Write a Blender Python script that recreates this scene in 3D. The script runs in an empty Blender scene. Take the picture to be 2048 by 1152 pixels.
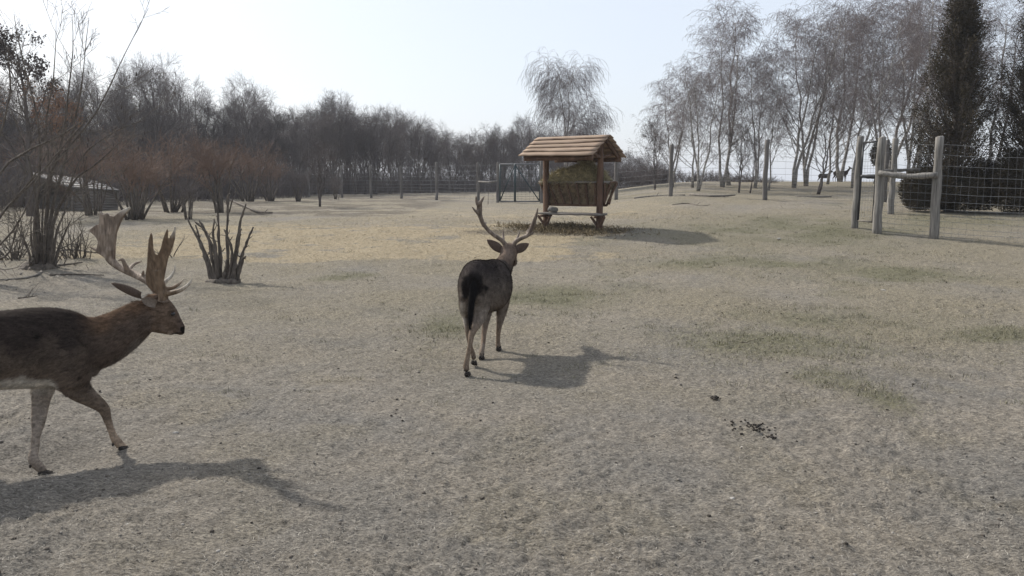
import bpy, bmesh, math
import numpy as np
from mathutils import Vector

# ------------------------------------------------------------------ camera, sky, sun, exposure
SC = bpy.context.scene
COL = SC.collection
F = 1547.0                                  # focal length in pixels of the 2048 px wide photograph
HOR = 372.0                                 # row of the horizon
PITCH = math.atan((576 - HOR) / F)
EYE = 1.6
cam_d = bpy.data.cameras.new('camera')
cam_d.sensor_width = 36.0
cam_d.lens = F / 2048 * 36.0
cam_d.clip_start = 0.05
cam_d.clip_end = 3000
cam = bpy.data.objects.new('camera', cam_d)
COL.objects.link(cam)
cam.location = (0, 0, EYE)
cam.rotation_euler = (math.pi / 2 - PITCH, 0, 0)
SC.camera = cam

SUN_EL, SUN_AZ = math.radians(40), math.radians(-50)      # azimuth from straight ahead, negative = to the left
world = bpy.data.worlds.new('World')
SC.world = world
world.use_nodes = True
wn = world.node_tree
bg = wn.nodes['Background']
sky = wn.nodes.new('ShaderNodeTexSky')
sky.sky_type = 'NISHITA'
sky.sun_disc = False
sky.sun_elevation = SUN_EL
sky.sun_rotation = SUN_AZ
sky.altitude = 200
sky.air_density = 1.0
sky.dust_density = 3.0
sky.ozone_density = 1.0
veil = wn.nodes.new('ShaderNodeMix')          # thin high cloud: one even pale veil over the clear sky
veil.data_type = 'RGBA'
veil.inputs[0].default_value = 0.74
veil.inputs[7].default_value = (4.15, 4.4, 4.8, 1)
wn.links.new(sky.outputs[0], veil.inputs[6])
wn.links.new(veil.outputs[2], bg.inputs[0])
bg.inputs[1].default_value = 0.15
sun_d = bpy.data.lights.new('sun', 'SUN')
sun_d.energy = 3.8
sun_d.angle = math.radians(2.2)
sun_d.color = (1.0, 0.95, 0.87)
sun = bpy.data.objects.new('sun', sun_d)
COL.objects.link(sun)
SDIR = Vector((math.sin(SUN_AZ) * math.cos(SUN_EL), math.cos(SUN_AZ) * math.cos(SUN_EL), math.sin(SUN_EL)))
sun.rotation_euler = (-SDIR).to_track_quat('-Z', 'Y').to_euler()
SC.view_settings.view_transform = 'Standard'
SC.view_settings.look = 'None'
SC.view_settings.gamma = 1
SC.view_settings.exposure = 0.43
SC.view_settings.use_curve_mapping = False
SC.cycles.use_denoising = True
SC.cycles.max_bounces = 6
SC.cycles.transparent_max_bounces = 8

# ------------------------------------------------------------------ helpers
CA, SA = math.cos(PITCH), math.sin(PITCH)


def P(px, py, Y):
    """Point of the place that lies Y metres ahead on the sight line through pixel (px, py)."""
    dx, dy = (px - 1024) / F, -(py - 576) / F
    ry, rz = CA + dy * SA, -SA + dy * CA
    k = Y / ry
    return np.array([dx * k, Y, EYE + rz * k])


def hash2(ix, iy, seed):
    n = (ix.astype(np.int64) * 374761393 + iy.astype(np.int64) * 668265263 + seed * 974711) & 0xffffffff
    n = ((n ^ (n >> 13)) * 1274126177) & 0xffffffff
    n = ((n ^ (n >> 15)) * 2246822519) & 0xffffffff
    return ((n ^ (n >> 16)) & 0xffffff) / float(0xffffff)


def vnoise(x, y, seed=0):
    ix, iy = np.floor(x), np.floor(y)
    fx, fy = x - ix, y - iy
    fx, fy = fx * fx * (3 - 2 * fx), fy * fy * (3 - 2 * fy)
    a, b = hash2(ix, iy, seed), hash2(ix + 1, iy, seed)
    c, d = hash2(ix, iy + 1, seed), hash2(ix + 1, iy + 1, seed)
    return (a * (1 - fx) + b * fx) * (1 - fy) + (c * (1 - fx) + d * fx) * fy - 0.5


def fbm(x, y, scale, octv=3, seed=0):
    s, amp, out = 1.0 / scale, 1.0, 0
    for k in range(octv):
        out = out + amp * vnoise(x * s + 17.3 * k, y * s - 9.1 * k, seed + k)
        s *= 2.03
        amp *= 0.5
    return out


def sstep(a, b, x):
    t = np.clip((x - a) / (b - a), 0, 1)
    return t * t * (3 - 2 * t)


AY = np.array([-500, 10, 13, 16, 20, 25, 42, 60, 120, 450.])
AZ = np.array([0, 0, .03, .2, .50, .60, .72, .85, 1.1, 1.0])
BY = np.array([-500, 17, 20, 24, 30, 38, 50, 58, 70, 95, 450.])
BZ = np.array([0, 0, .12, .24, .46, .72, 1.08, 1.05, .4, -2.0, -6.])


def smooth_interp(y, X, Z):
    o = 0
    for d in (-1.5, -.75, 0, .75, 1.5):
        o = o + np.interp(y + d, X, Z)
    return o / 5


def height(x, y):
    x, y = np.asarray(x, float), np.asarray(y, float)
    r = x / np.maximum(y, 4.0)
    h = smooth_interp(y, AY, AZ) + sstep(.03, .24, r) * smooth_interp(y, BY, BZ)
    h = h - .098 * np.exp(-(((x + 2.77) / .38) ** 2 + ((y - 4.41) / .30) ** 2)) - .028 * np.exp(-(((x + .22) / .8) ** 2 + ((y - 7.0) / 1.0) ** 2))       # hollow trodden by the near stag
    h = h + .012 * np.exp(-(((x + 2.28) / .25) ** 2 + ((y - 4.66) / .2) ** 2))
    return h


def hgt(x, y):
    return float(height(np.array([x]), np.array([y]))[0])


def base(px, Y):
    x = (px - 1024) / F * Y
    for _ in range(3):
        z = hgt(x, Y)
        x = (px - 1024) / F * (Y * CA - (z - EYE) * SA)
    return np.array([x, Y, hgt(x, Y)])


def on_ground(px, py):
    """Where the sight line through (px, py) meets the ground."""
    lo, hi = 1.0, 300.0
    for y in np.geomspace(1.5, 200, 600):
        p = P(px, py, y)
        if p[2] < hgt(p[0], y):
            hi = y
            break
        lo = y
    for _ in range(25):
        m = (lo + hi) / 2
        p = P(px, py, m)
        if p[2] < hgt(p[0], m):
            hi = m
        else:
            lo = m
    p = P(px, py, hi)
    p[2] = hgt(p[0], hi)
    return p


def mesh_np(name, V, Fq, smooth=False, col=None):
    """Mesh from an (n,3) vertex array and an (m,k) face array (or a list of such arrays)."""
    me = bpy.data.meshes.new(name)
    V = np.asarray(V, np.float32)
    Fl = Fq if isinstance(Fq, list) else [Fq]
    Fl = [np.asarray(f, np.int32) for f in Fl if len(f)]
    me.vertices.add(len(V))
    me.vertices.foreach_set('co', V.ravel())
    loops = np.concatenate([f.ravel() for f in Fl])
    cnt = np.concatenate([np.full(len(f), f.shape[1], np.int32) for f in Fl])
    st = np.concatenate([[0], np.cumsum(cnt)[:-1]]).astype(np.int32)
    me.loops.add(len(loops))
    me.loops.foreach_set('vertex_index', loops)
    me.polygons.add(len(cnt))
    me.polygons.foreach_set('loop_start', st)
    me.polygons.foreach_set('loop_total', cnt)
    if smooth:
        me.polygons.foreach_set('use_smooth', np.ones(len(cnt), bool))
    if col is not None:
        ca = me.color_attributes.new('Col', 'FLOAT_COLOR', 'POINT')
        c4 = np.ones((len(V), 4), np.float32)
        c4[:, :3] = col
        ca.data.foreach_set('color', c4.ravel())
    me.update()
    me.validate()
    return me


def obj(name, me, m=None, parent=None, loc=None):
    o = bpy.data.objects.new(name, me)
    COL.objects.link(o)
    if m is not None and not me.materials:
        me.materials.append(m)
    if parent is not None:
        o.parent = parent
    if loc is not None:
        o.location = loc
    return o


def tag(o, label, cat, group=None, kind=None):
    o['label'] = label
    if cat:
        o['category'] = cat
    if group:
        o['group'] = group
    if kind:
        o['kind'] = kind
    return o


def thing(name, label, cat, loc=(0, 0, 0), rz=0, group=None):
    o = bpy.data.objects.new(name, None)
    o.empty_display_size = .2
    COL.objects.link(o)
    o.location = loc
    o.rotation_euler = (0, 0, rz)
    return tag(o, label, cat, group)


def nrm(a):
    return a / np.maximum(np.linalg.norm(a, axis=-1, keepdims=True), 1e-9)


def tubes(Pt, R, sides=4, seed=0, caps=True):
    """Pt (N,K,3), R (N,K): vertices, quads and cap triangles of N tubes."""
    Pt, R = np.asarray(Pt, float), np.asarray(R, float)
    N, K, _ = Pt.shape
    T = np.empty_like(Pt)
    T[:, 1:-1] = Pt[:, 2:] - Pt[:, :-2]
    T[:, 0] = Pt[:, 1] - Pt[:, 0]
    T[:, -1] = Pt[:, -1] - Pt[:, -2]
    T = nrm(T)
    m = nrm(Pt[:, -1] - Pt[:, 0])
    ref = np.where((np.abs(m[:, 2:3]) > .7), np.array([[1., .13, 0]]), np.array([[0.1, 0, 1.]]))[:, None, :]
    A = nrm(np.cross(T, np.broadcast_to(ref, T.shape)))
    B = np.cross(T, A)
    an = np.linspace(0, 2 * np.pi, sides, endpoint=False)
    V = Pt[:, :, None, :] + R[:, :, None, None] * (A[:, :, None, :] * np.cos(an)[None, None, :, None] + B[:, :, None, :] * np.sin(an)[None, None, :, None])
    idx = np.arange(N * K * sides).reshape(N, K, sides)
    a, b = idx[:, :-1], idx[:, 1:]
    Q = np.stack([a, np.roll(a, -1, 2), np.roll(b, -1, 2), b], -1).reshape(-1, 4)
    V = V.reshape(-1, 3)
    faces = [Q]
    if caps:
        c0 = len(V) + np.arange(N)
        V = np.concatenate([V, Pt[:, 0], Pt[:, -1]])
        c1 = c0 + N
        s, e = idx[:, 0], idx[:, -1]
        faces.append(np.stack([np.broadcast_to(c0[:, None], s.shape), np.roll(s, -1, 1), s], -1).reshape(-1, 3))
        faces.append(np.stack([np.broadcast_to(c1[:, None], e.shape), e, np.roll(e, -1, 1)], -1).reshape(-1, 3))
    return V, faces


def merge(parts):
    """Join several (V, [faces]) into one."""
    Vs, Fs, n = [], [], 0
    for V, fl in parts:
        Vs.append(V)
        for f in fl:
            Fs.append(np.asarray(f) + n)
        n += len(V)
    by = {}
    for f in Fs:
        if len(f):
            by.setdefault(f.shape[1], []).append(f)
    return np.concatenate(Vs), [np.concatenate(x) for x in by.values()]


def resample(pts, n):
    """Catmull-Rom through the rows of pts (any width), n samples."""
    p = np.asarray(pts, float)
    p = np.vstack([2 * p[0] - p[1], p, 2 * p[-1] - p[-2]])
    m = len(p) - 3
    u = np.linspace(0, m, n)
    i = np.minimum(u.astype(int), m - 1)
    t = (u - i)[:, None]
    a, b, c, d = p[i], p[i + 1], p[i + 2], p[i + 3]
    return .5 * (2 * b + (c - a) * t + (2 * a - 5 * b + 4 * c - d) * t * t + (3 * b - a - 3 * c + d) * t ** 3)


def fuse(VF, voxel, iters, fac=.5):
    """One continuous skin over overlapping closed volumes."""
    me = mesh_np('skin', *VF)
    o = bpy.data.objects.new('skin', me)
    COL.objects.link(o)
    m = o.modifiers.new('r', 'REMESH')
    m.mode = 'VOXEL'
    m.voxel_size = voxel
    s = o.modifiers.new('s', 'SMOOTH')
    s.factor = fac
    s.iterations = iters
    dg = bpy.context.evaluated_depsgraph_get()
    dg.update()
    ev = o.evaluated_get(dg)
    em = ev.to_mesh()
    V = np.empty(len(em.vertices) * 3, np.float32)
    em.vertices.foreach_get('co', V)
    lt = np.empty(len(em.loops), np.int32)
    em.loops.foreach_get('vertex_index', lt)
    tot = np.empty(len(em.polygons), np.int32)
    em.polygons.foreach_get('loop_total', tot)
    st = np.empty(len(em.polygons), np.int32)
    em.polygons.foreach_get('loop_start', st)
    fl = []
    for k in np.unique(tot):
        sel = st[tot == k]
        fl.append(lt[sel[:, None] + np.arange(k)[None]])
    V = V.reshape(-1, 3).astype(float)
    ev.to_mesh_clear()
    bpy.data.objects.remove(o)
    bpy.data.meshes.remove(me)
    return V, fl


def box(c, s, rot=None):
    """Box centred at c with full size s; rot = 3x3."""
    v = np.array([[x, y, z] for x in (-.5, .5) for y in (-.5, .5) for z in (-.5, .5)]) * np.array(s)
    if rot is not None:
        v = v @ np.asarray(rot).T
    f = np.array([[0, 1, 3, 2], [4, 6, 7, 5], [0, 4, 5, 1], [2, 3, 7, 6], [0, 2, 6, 4], [1, 5, 7, 3]])
    return v + np.array(c), [f]


# ------------------------------------------------------------------ materials
def new_mat(name):
    m = bpy.data.materials.new(name)
    m.use_nodes = True
    return m, m.node_tree, m.node_tree.nodes['Principled BSDF']


def ramp(nt, fac, stops):
    r = nt.nodes.new('ShaderNodeValToRGB')
    e = r.color_ramp.elements
    e[0].position, e[0].color = stops[0][0], (*stops[0][1], 1)
    e[1].position, e[1].color = stops[-1][0], (*stops[-1][1], 1)
    for p, c in stops[1:-1]:
        q = e.new(p)
        q.color = (*c, 1)
    nt.links.new(fac, r.inputs[0])
    return r.outputs[0]


def noise(nt, scale, detail=4, rough=.55, coord='Object', stretch=None, dist=0):
    tc = nt.nodes.new('ShaderNodeTexCoord')
    out = tc.outputs[coord]
    if stretch is not None:
        mp = nt.nodes.new('ShaderNodeMapping')
        mp.inputs['Scale'].default_value = stretch
        nt.links.new(out, mp.inputs[0])
        out = mp.outputs[0]
    n = nt.nodes.new('ShaderNodeTexNoise')
    n.inputs['Scale'].default_value = scale
    n.inputs['Detail'].default_value = detail
    n.inputs['Roughness'].default_value = rough
    n.inputs['Distortion'].default_value = dist
    nt.links.new(out, n.inputs['Vector'])
    return n.outputs[0]


def bump(nt, bsdf, h, strength=.5, dist=.01):
    b = nt.nodes.new('ShaderNodeBump')
    b.inputs['Strength'].default_value = strength
    b.inputs['Distance'].default_value = dist
    nt.links.new(h, b.inputs['Height'])
    nt.links.new(b.outputs[0], bsdf.inputs['Normal'])


def mix(nt, a, b, fac, mode='MIX'):
    m = nt.nodes.new('ShaderNodeMix')
    m.data_type = 'RGBA'
    m.blend_type = mode
    for s, v in ((0, fac), (6, a), (7, b)):
        if hasattr(v, 'links'):
            nt.links.new(v, m.inputs[s])
        elif s == 0:
            m.inputs[0].default_value = v
        else:
            m.inputs[s].default_value = (*v, 1)
    return m.outputs[2]


def mat_noise(name, c0, c1, scale=8, stretch=None, rough=.85, bumpd=0, spec=.2, detail=5):
    m, nt, b = new_mat(name)
    n = noise(nt, scale, detail, .6, 'Object', stretch)
    nt.links.new(ramp(nt, n, [(.3, c0), (.7, c1)]), b.inputs['Base Color'])
    b.inputs['Roughness'].default_value = rough
    b.inputs['Specular IOR Level'].default_value = spec
    if bumpd:
        bump(nt, b, n, .7, bumpd)
    return m


def mat_col(name, rough=.9, scale=60, var=.35, bumpd=0, spec=.15, stretch=None, transl=0):
    """Colour from the mesh's own Col attribute, broken up by fine noise."""
    m, nt, b = new_mat(name)
    a = nt.nodes.new('ShaderNodeAttribute')
    a.attribute_name = 'Col'
    n = noise(nt, scale, 4, .6, 'Object', stretch)
    lo, hi = 1 - var, 1 + var
    v = ramp(nt, n, [(.3, (lo,) * 3), (.7, (hi,) * 3)])
    nt.links.new(mix(nt, a.outputs[0], v, 1.0, 'MULTIPLY'), b.inputs['Base Color'])
    b.inputs['Roughness'].default_value = rough
    b.inputs['Specular IOR Level'].default_value = spec
    if bumpd:
        bump(nt, b, n, .8, bumpd)
    return m


M = {}
M['bark'] = mat_noise('bark', (.055, .047, .043), (.14, .12, .108), 5, (1, 1, .3), bumpd=.01)
M['twig'] = mat_noise('twig', (.066, .055, .053), (.13, .11, .104), 2)
M['birch_bark'] = mat_noise('birch_bark', (.09, .08, .075), (.46, .44, .41), 3, (1, 1, 2.5), bumpd=.01)
M['birch_twig'] = mat_noise('birch_twig', (.115, .096, .094), (.22, .19, .185), 2)
M['red_twig'] = mat_noise('red_twig', (.10, .070, .055), (.21, .136, .098), 1.2)
M['stem'] = mat_noise('stem', (.045, .037, .031), (.16, .135, .11), 22, (1, 1, .25), bumpd=.015)
M['pale_stick'] = mat_noise('pale_stick', (.10, .088, .076), (.23, .21, .18), 12, bumpd=.004)
M['brown_leaf'] = mat_noise('brown_leaf', (.035, .028, .026), (.075, .055, .045), 3)
M['rust_leaf'] = mat_noise('rust_leaf', (.15, .085, .052), (.28, .16, .10), 3)
M['conifer'] = mat_noise('conifer', (.032, .030, .020), (.085, .066, .042), 2.5)
M['post'] = mat_noise('weathered_post', (.075, .070, .062), (.29, .272, .248), 24, (1, 1, .06), bumpd=.02)
M['far_post'] = mat_noise('weathered_far_post', (.085, .078, .072), (.18, .168, .155), 6, (1, 1, .2))
M['wire'] = mat_noise('galvanised_wire', (.15, .155, .16), (.24, .245, .25), 30, rough=.5, spec=.5)
M['far_wire'] = mat_noise('dull_wire', (.11, .115, .12), (.18, .185, .19), 30, rough=.6)
M['black_steel'] = mat_noise('black_steel', (.018, .018, .02), (.04, .04, .042), 20, rough=.5, spec=.4)
M['green_steel'] = mat_noise('green_steel', (.015, .03, .035), (.03, .05, .052), 10, rough=.5, spec=.4)
M['roof_board'] = mat_noise('roof_board', (.19, .132, .096), (.36, .272, .20), 5, (.35, 6, 6), bumpd=.006)
M['feeder_wood'] = mat_noise('feeder_wood', (.07, .042, .030), (.155, .095, .064), 7, (1, 1, .3), bumpd=.006)
M['grey_plank'] = mat_noise('grey_plank', (.12, .107, .095), (.25, .23, .205), 7, (.3, 4, 4), bumpd=.006)
M['hut_plank'] = mat_noise('hut_plank', (.10, .09, .08), (.22, .2, .18), 6, (.3, 4, 4), bumpd=.01)
M['hut_roof'] = mat_noise('hut_roof_board', (.12, .115, .11), (.28, .27, .26), 5, (.3, 4, 4), bumpd=.006)
M['dark'] = mat_noise('dark_inside', (.015, .013, .012), (.03, .026, .024), 5)
M['stone'] = mat_noise('stone', (.10, .095, .09), (.22, .21, .19), 18, bumpd=.008)
M['pale_stone'] = mat_noise('pale_stone', (.26, .245, .22), (.40, .38, .35), 18, bumpd=.004)
M['dung'] = mat_noise('dung', (.012, .010, .008), (.04, .032, .025), 30, bumpd=.004, rough=.7)
M['horn'] = None
M['hoof'] = mat_noise('hoof_horn', (.02, .018, .017), (.06, .052, .046), 25, rough=.85, spec=.1)
M['eye'] = mat_noise('eye_dark', (.006, .005, .005), (.012, .010, .009), 10, rough=.12, spec=.6)
M['litter'] = mat_col('litter', var=.3, scale=8)
M['fur'] = mat_col('fur', rough=.95, scale=90, var=.25, bumpd=.004, spec=.05)
M['hair'] = mat_col('hair', rough=.85, scale=50, var=.3, spec=.08)
M['antler'] = mat_col('antler', rough=.65, scale=70, var=.38, bumpd=.006, spec=.25, stretch=(1, 1, .18))


def ground_mat():
    m, nt, b = new_mat('dry_soil')
    a = nt.nodes.new('ShaderNodeAttribute')
    a.attribute_name = 'Col'
    sep = nt.nodes.new('ShaderNodeSeparateColor')
    nt.links.new(a.outputs[0], sep.inputs[0])
    n_big = noise(nt, .9, 4, .6)
    n_mid = noise(nt, 7, 6, .65)
    n_fine = noise(nt, 95, 6, .78, stretch=(.5, 1, 1))
    n_tiny = noise(nt, 48, 5, .8, stretch=(.45, 1, 1))
    soil = ramp(nt, n_mid, [(.28, (.170, .157, .140)), (.5, (.216, .200, .178)), (.72, (.266, .246, .219))])
    warm = ramp(nt, n_big, [(.35, (.86, .87, .88)), (.65, (1.10, 1.06, .99))])
    soil = mix(nt, soil, warm, 1.0, 'MULTIPLY')
    dry = nt.nodes.new('ShaderNodeAttribute')
    dry.attribute_name = 'Dry'
    thatch = ramp(nt, n_fine, [(.3, (.140, .123, .091)), (.52, (.212, .188, .142)), (.72, (.290, .258, .200))])
    soil = mix(nt, soil, thatch, dry.outputs['Fac'])
    fine = ramp(nt, n_fine, [(.37, (.42, .41, .40)), (.5, (1, 1, 1)), (.63, (1.6, 1.57, 1.5))])
    soil = mix(nt, soil, fine, .9, 'MULTIPLY')
    straw = ramp(nt, n_fine, [(.36, (.19, .157, .104)), (.64, (.43, .362, .252))])
    green = ramp(nt, n_fine, [(.36, (.085, .082, .052)), (.64, (.20, .188, .128))])
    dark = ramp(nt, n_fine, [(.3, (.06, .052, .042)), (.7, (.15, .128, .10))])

    def brk(ch, lo, hi):
        ad = nt.nodes.new('ShaderNodeMath')
        ad.operation = 'MULTIPLY_ADD'
        nt.links.new(n_mid, ad.inputs[0])
        ad.inputs[1].default_value = .8
        sub = nt.nodes.new('ShaderNodeMath')
        sub.operation = 'ADD'
        nt.links.new(sep.outputs[ch], sub.inputs[0])
        sub.inputs[1].default_value = -.4
        nt.links.new(sub.outputs[0], ad.inputs[2])
        mr = nt.nodes.new('ShaderNodeMapRange')
        mr.interpolation_type = 'SMOOTHSTEP'
        mr.inputs[1].default_value, mr.inputs[2].default_value = lo, hi
        nt.links.new(ad.outputs[0], mr.inputs[0])
        return mr.outputs[0]
    c = mix(nt, soil, straw, brk(0, .2, .7))
    gb = nt.nodes.new('ShaderNodeMath')
    gb.operation = 'MULTIPLY_ADD'
    nt.links.new(n_tiny, gb.inputs[0])
    gb.inputs[1].default_value = 2.2
    gb.inputs[2].default_value = -1.1
    gs = nt.nodes.new('ShaderNodeMath')
    gs.operation = 'ADD'
    nt.links.new(gb.outputs[0], gs.inputs[0])
    nt.links.new(sep.outputs[1], gs.inputs[1])
    gm_ = nt.nodes.new('ShaderNodeMapRange')
    gm_.interpolation_type = 'SMOOTHSTEP'
    gm_.inputs[1].default_value, gm_.inputs[2].default_value = .18, .86
    nt.links.new(gs.outputs[0], gm_.inputs[0])
    c = mix(nt, c, green, gm_.outputs[0])
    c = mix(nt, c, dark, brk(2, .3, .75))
    tiny = ramp(nt, n_tiny, [(.38, (.6, .6, .6)), (.62, (1.4, 1.4, 1.4))])
    c = mix(nt, c, tiny, .8, 'MULTIPLY')
    nt.links.new(c, b.inputs['Base Color'])
    b.inputs['Roughness'].default_value = .95
    b.inputs['Specular IOR Level'].default_value = .1
    ad = nt.nodes.new('ShaderNodeMath')
    ad.operation = 'MULTIPLY_ADD'
    nt.links.new(n_fine, ad.inputs[0])
    ad.inputs[1].default_value = 1.0
    nt.links.new(n_mid, ad.inputs[2])
    bump(nt, b, ad.outputs[0], 1.0, .020)
    return m


M['ground'] = ground_mat()


EDGE_PX = np.array([-500, 0, 300, 500, 700, 900, 1050, 1320])
EDGE_Y = np.array([34, 40, 50, 58, 68, 80, 88, 95])


# ------------------------------------------------------------------ ground
def ellipse_mask(x, y, cx, cy, rx, ry, soft=.5):
    d = np.sqrt(((x - cx) / rx) ** 2 + ((y - cy) / ry) ** 2)
    return 1 - sstep(1 - soft, 1 + soft, d)


GREEN = [(1600, 455, 230, 22), (1520, 530, 230, 16), (1760, 548, 190, 14), (1700, 640, 170, 22), (1540, 690, 190, 30), (690, 553, 60, 9), (1080, 592, 130, 20), (2000, 668, 140, 14), (900, 640, 60, 40), (1760, 800, 60, 20), (1900, 440, 160, 12), (1650, 760, 90, 22)]


def green_mask(x, y):
    g = 0 * x
    for px, py, rx, ry in GREEN:
        c, e1, e2 = on_ground(px, py), on_ground(px + rx, py), on_ground(px, py - ry)
        g = np.maximum(g, .70 * ellipse_mask(x, y, c[0], c[1], abs(e1[0] - c[0]), abs(e2[1] - c[1]) * 1.1, .95) * (1 + .9 * fbm(x, y, .8, 3, 91)))
    return g


def masks(x, y):
    wob = 1.2 * fbm(x, y, 2.5, 3, 5)
    ys = y + wob * .6
    st = sstep(14.6, 15.4, ys) * (1 - sstep(19.5, 23.5, ys)) * sstep(-10.5, -7.5, x + wob) * (1 - sstep(0.0, 3.4, x + wob))
    st = st * np.clip(.80 + .5 * fbm(x, y, 1.2, 3, 9) + 1.1 * fbm(x * .6, y, .30, 3, 19), 0, 1.1)
    st2 = .35 * sstep(20, 24, ys) * (1 - sstep(30, 42, ys)) * (1 - sstep(4, 9, x)) * sstep(-8, -4, x)
    straw = np.clip(np.maximum(st, st2) + .12 * sstep(.1, .4, fbm(x, y, .9, 3, 31)), 0, 1)
    gr = green_mask(x, y)
    gr = np.maximum(gr, .40 * sstep(6, 9, y) * sstep(.12, .45, fbm(x, y, 1.6, 4, 12)) * sstep(-.35, 0.0, x / np.maximum(y, 1)))
    gr = np.maximum(gr, .35 * sstep(26, 34, y) * sstep(-.1, .3, fbm(x, y, 4, 3, 2)))
    gr = np.where(y < 5.0, gr * .5, gr) * (1 - .9 * sstep(.25, .6, straw))
    # darker ground colour: below the feeder, below the shrubs, below the wood
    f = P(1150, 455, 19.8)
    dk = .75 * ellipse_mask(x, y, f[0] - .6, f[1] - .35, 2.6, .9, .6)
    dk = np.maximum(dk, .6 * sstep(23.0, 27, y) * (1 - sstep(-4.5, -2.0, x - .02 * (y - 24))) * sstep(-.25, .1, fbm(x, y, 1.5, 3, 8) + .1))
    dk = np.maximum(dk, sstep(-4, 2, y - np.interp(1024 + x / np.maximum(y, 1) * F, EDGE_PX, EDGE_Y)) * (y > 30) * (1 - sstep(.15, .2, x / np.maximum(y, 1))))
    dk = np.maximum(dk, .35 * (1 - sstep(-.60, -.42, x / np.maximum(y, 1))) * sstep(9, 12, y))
    return np.stack([straw, gr, np.clip(dk, 0, 1)], -1)


def micro(x, y):
    near = 1 - .5 * sstep(12, 30, y)
    h = .07 * fbm(x, y, 2.2, 2, 40) + .028 * fbm(x, y, .5, 2, 50)
    c = fbm(x, y, .060, 3, 60)
    h = h + near * (.019 + .02 * np.clip(fbm(x, y, 1.1, 2, 61), -.5, .5)) * c + near * .022 * np.abs(fbm(x * .7, y, .032, 2, 66))
    calm = np.exp(-((x + 2.48) ** 2 / .6 ** 2 + (y - 4.55) ** 2 / .4 ** 2)) + np.exp(-((x + .25) ** 2 / .5 ** 2 + (y - 7.0) ** 2 / .8 ** 2))
    return h * (1 - .85 * np.minimum(calm, 1))


rows = np.concatenate([np.geomspace(3.1, 62, 720), np.geomspace(63, 470, 50)]) - 1.5
rat = np.linspace(-1.0, 1.0, 860)
GX = (rows[:, None] + 1.5) * rat[None, :]
GY = np.repeat(rows[:, None], len(rat), 1)
gx, gy = GX.ravel(), GY.ravel()
gz = height(gx, gy) + micro(gx, gy)
idx = np.arange(len(gx)).reshape(GX.shape)
quads = np.stack([idx[:-1, :-1], idx[:-1, 1:], idx[1:, 1:], idx[1:, :-1]], -1).reshape(-1, 4)
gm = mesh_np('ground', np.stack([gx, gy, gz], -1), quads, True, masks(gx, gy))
dry = sstep(5.0, 10.0, gy + 1.5 * fbm(gx, gy, 2.0, 3, 70)) * (.75 + .9 * fbm(gx, gy, 1.4, 4, 71))
dry = np.clip(np.maximum(dry, .4 * sstep(.05, .4, fbm(gx, gy, .7, 4, 72))), 0, 1) * (1 - .6 * sstep(-3.5, -6.5, gx) * (1 - sstep(13.5, 15, gy)))
at = gm.attributes.new('Dry', 'FLOAT', 'POINT')
at.data.foreach_set('value', dry.astype(np.float32))
tag(obj('ground', gm, M['ground']), 'dry grey brown trodden soil with faded grass patches', 'ground', kind='structure')
u = np.concatenate([-np.geomspace(600, 2, 45), [0], np.geomspace(2, 600, 45)])
fx, fy = np.meshgrid(u, u)
idx = np.arange(fx.size).reshape(fx.shape)
quads = np.stack([idx[:-1, :-1], idx[:-1, 1:], idx[1:, 1:], idx[1:, :-1]], -1).reshape(-1, 4)
fm = mesh_np('field', np.stack([fx.ravel(), fy.ravel(), height(fx.ravel(), fy.ravel()) - .13], -1), quads, True, np.zeros((fx.size, 3)))
tag(obj('field', fm, M['ground']), 'dry soil plain spreading to the horizon round the paddock', 'ground', kind='structure')

# ------------------------------------------------------------------ loose cover on the ground (nobody could count it)


def blades(rng, x, y, L, W, lift, tint, name, label, cat):
    """Flat two-triangle straws lying or standing on the ground."""
    n = len(x)
    z = height(x, y) + micro(x, y)
    az = rng.uniform(0, 2 * np.pi, n)
    el = lift
    d = np.stack([np.cos(az) * np.cos(el), np.sin(az) * np.cos(el), np.sin(el)], -1)
    s = np.stack([-np.sin(az), np.cos(az), rng.uniform(-.5, .5, n)], -1)
    p0 = np.stack([x, y, z + .003], -1)
    p1 = p0 + d * L[:, None]
    bend = p0 + d * L[:, None] * .55 + np.array([0, 0, 1.]) * (L * .10)[:, None]
    w = W[:, None] * .5
    V = np.stack([p0 - s * w, p0 + s * w, bend + s * w, bend - s * w, p1], 1).reshape(-1, 3)
    k = np.arange(n)[:, None] * 5
    Q = k + np.array([[0, 1, 2, 3]])
    T = k + np.array([[3, 2, 4]])
    me = mesh_np(name, V, [Q, T], False, np.repeat(tint, 5, 0))
    return tag(obj(name, me, M['litter']), label, cat, kind='stuff')


def scatter(rng, n, ymin, ymax, rmax=.8, power=1.0):
    y = ymin * (ymax / ymin) ** (rng.random(n) ** power)
    x = rng.uniform(-rmax, rmax, n) * (y + .8)
    return x, y


rng = np.random.default_rng(11)
x, y = scatter(rng, 170000, 2.4, 16)
keep = rng.random(len(x)) < .35 + .9 * np.clip(fbm(x, y, .5, 3, 77) + .3, 0, 1)
x, y = x[keep], y[keep]
n = len(x)
t = rng.random((n, 1))
tint = np.where(t < .6, np.array([[.25, .23, .20]]), np.where(t < .85, np.array([[.17, .15, .13]]), np.array([[.34, .315, .27]]))) * rng.uniform(.7, 1.25, (n, 1))
blades(rng, x, y, rng.uniform(.006, .026, n) * (1 + y * .05), rng.uniform(.0008, .0018, n) * (1 + y * .12), rng.uniform(.0, .35, n), tint, 'chaff', 'grey chaff and broken dry grass strewn over the near soil', 'litter')
x, y = scatter(rng, 170000, 5.5, 34, power=.8)
keep = (rng.random(len(x)) < .25 + 1.1 * np.clip(fbm(x, y, .6, 3, 79) + .25, 0, 1)) & (rng.random(len(x)) < sstep(4.5, 8, y))
x, y = x[keep], y[keep]
n = len(x)
t = rng.random((n, 1))
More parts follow.
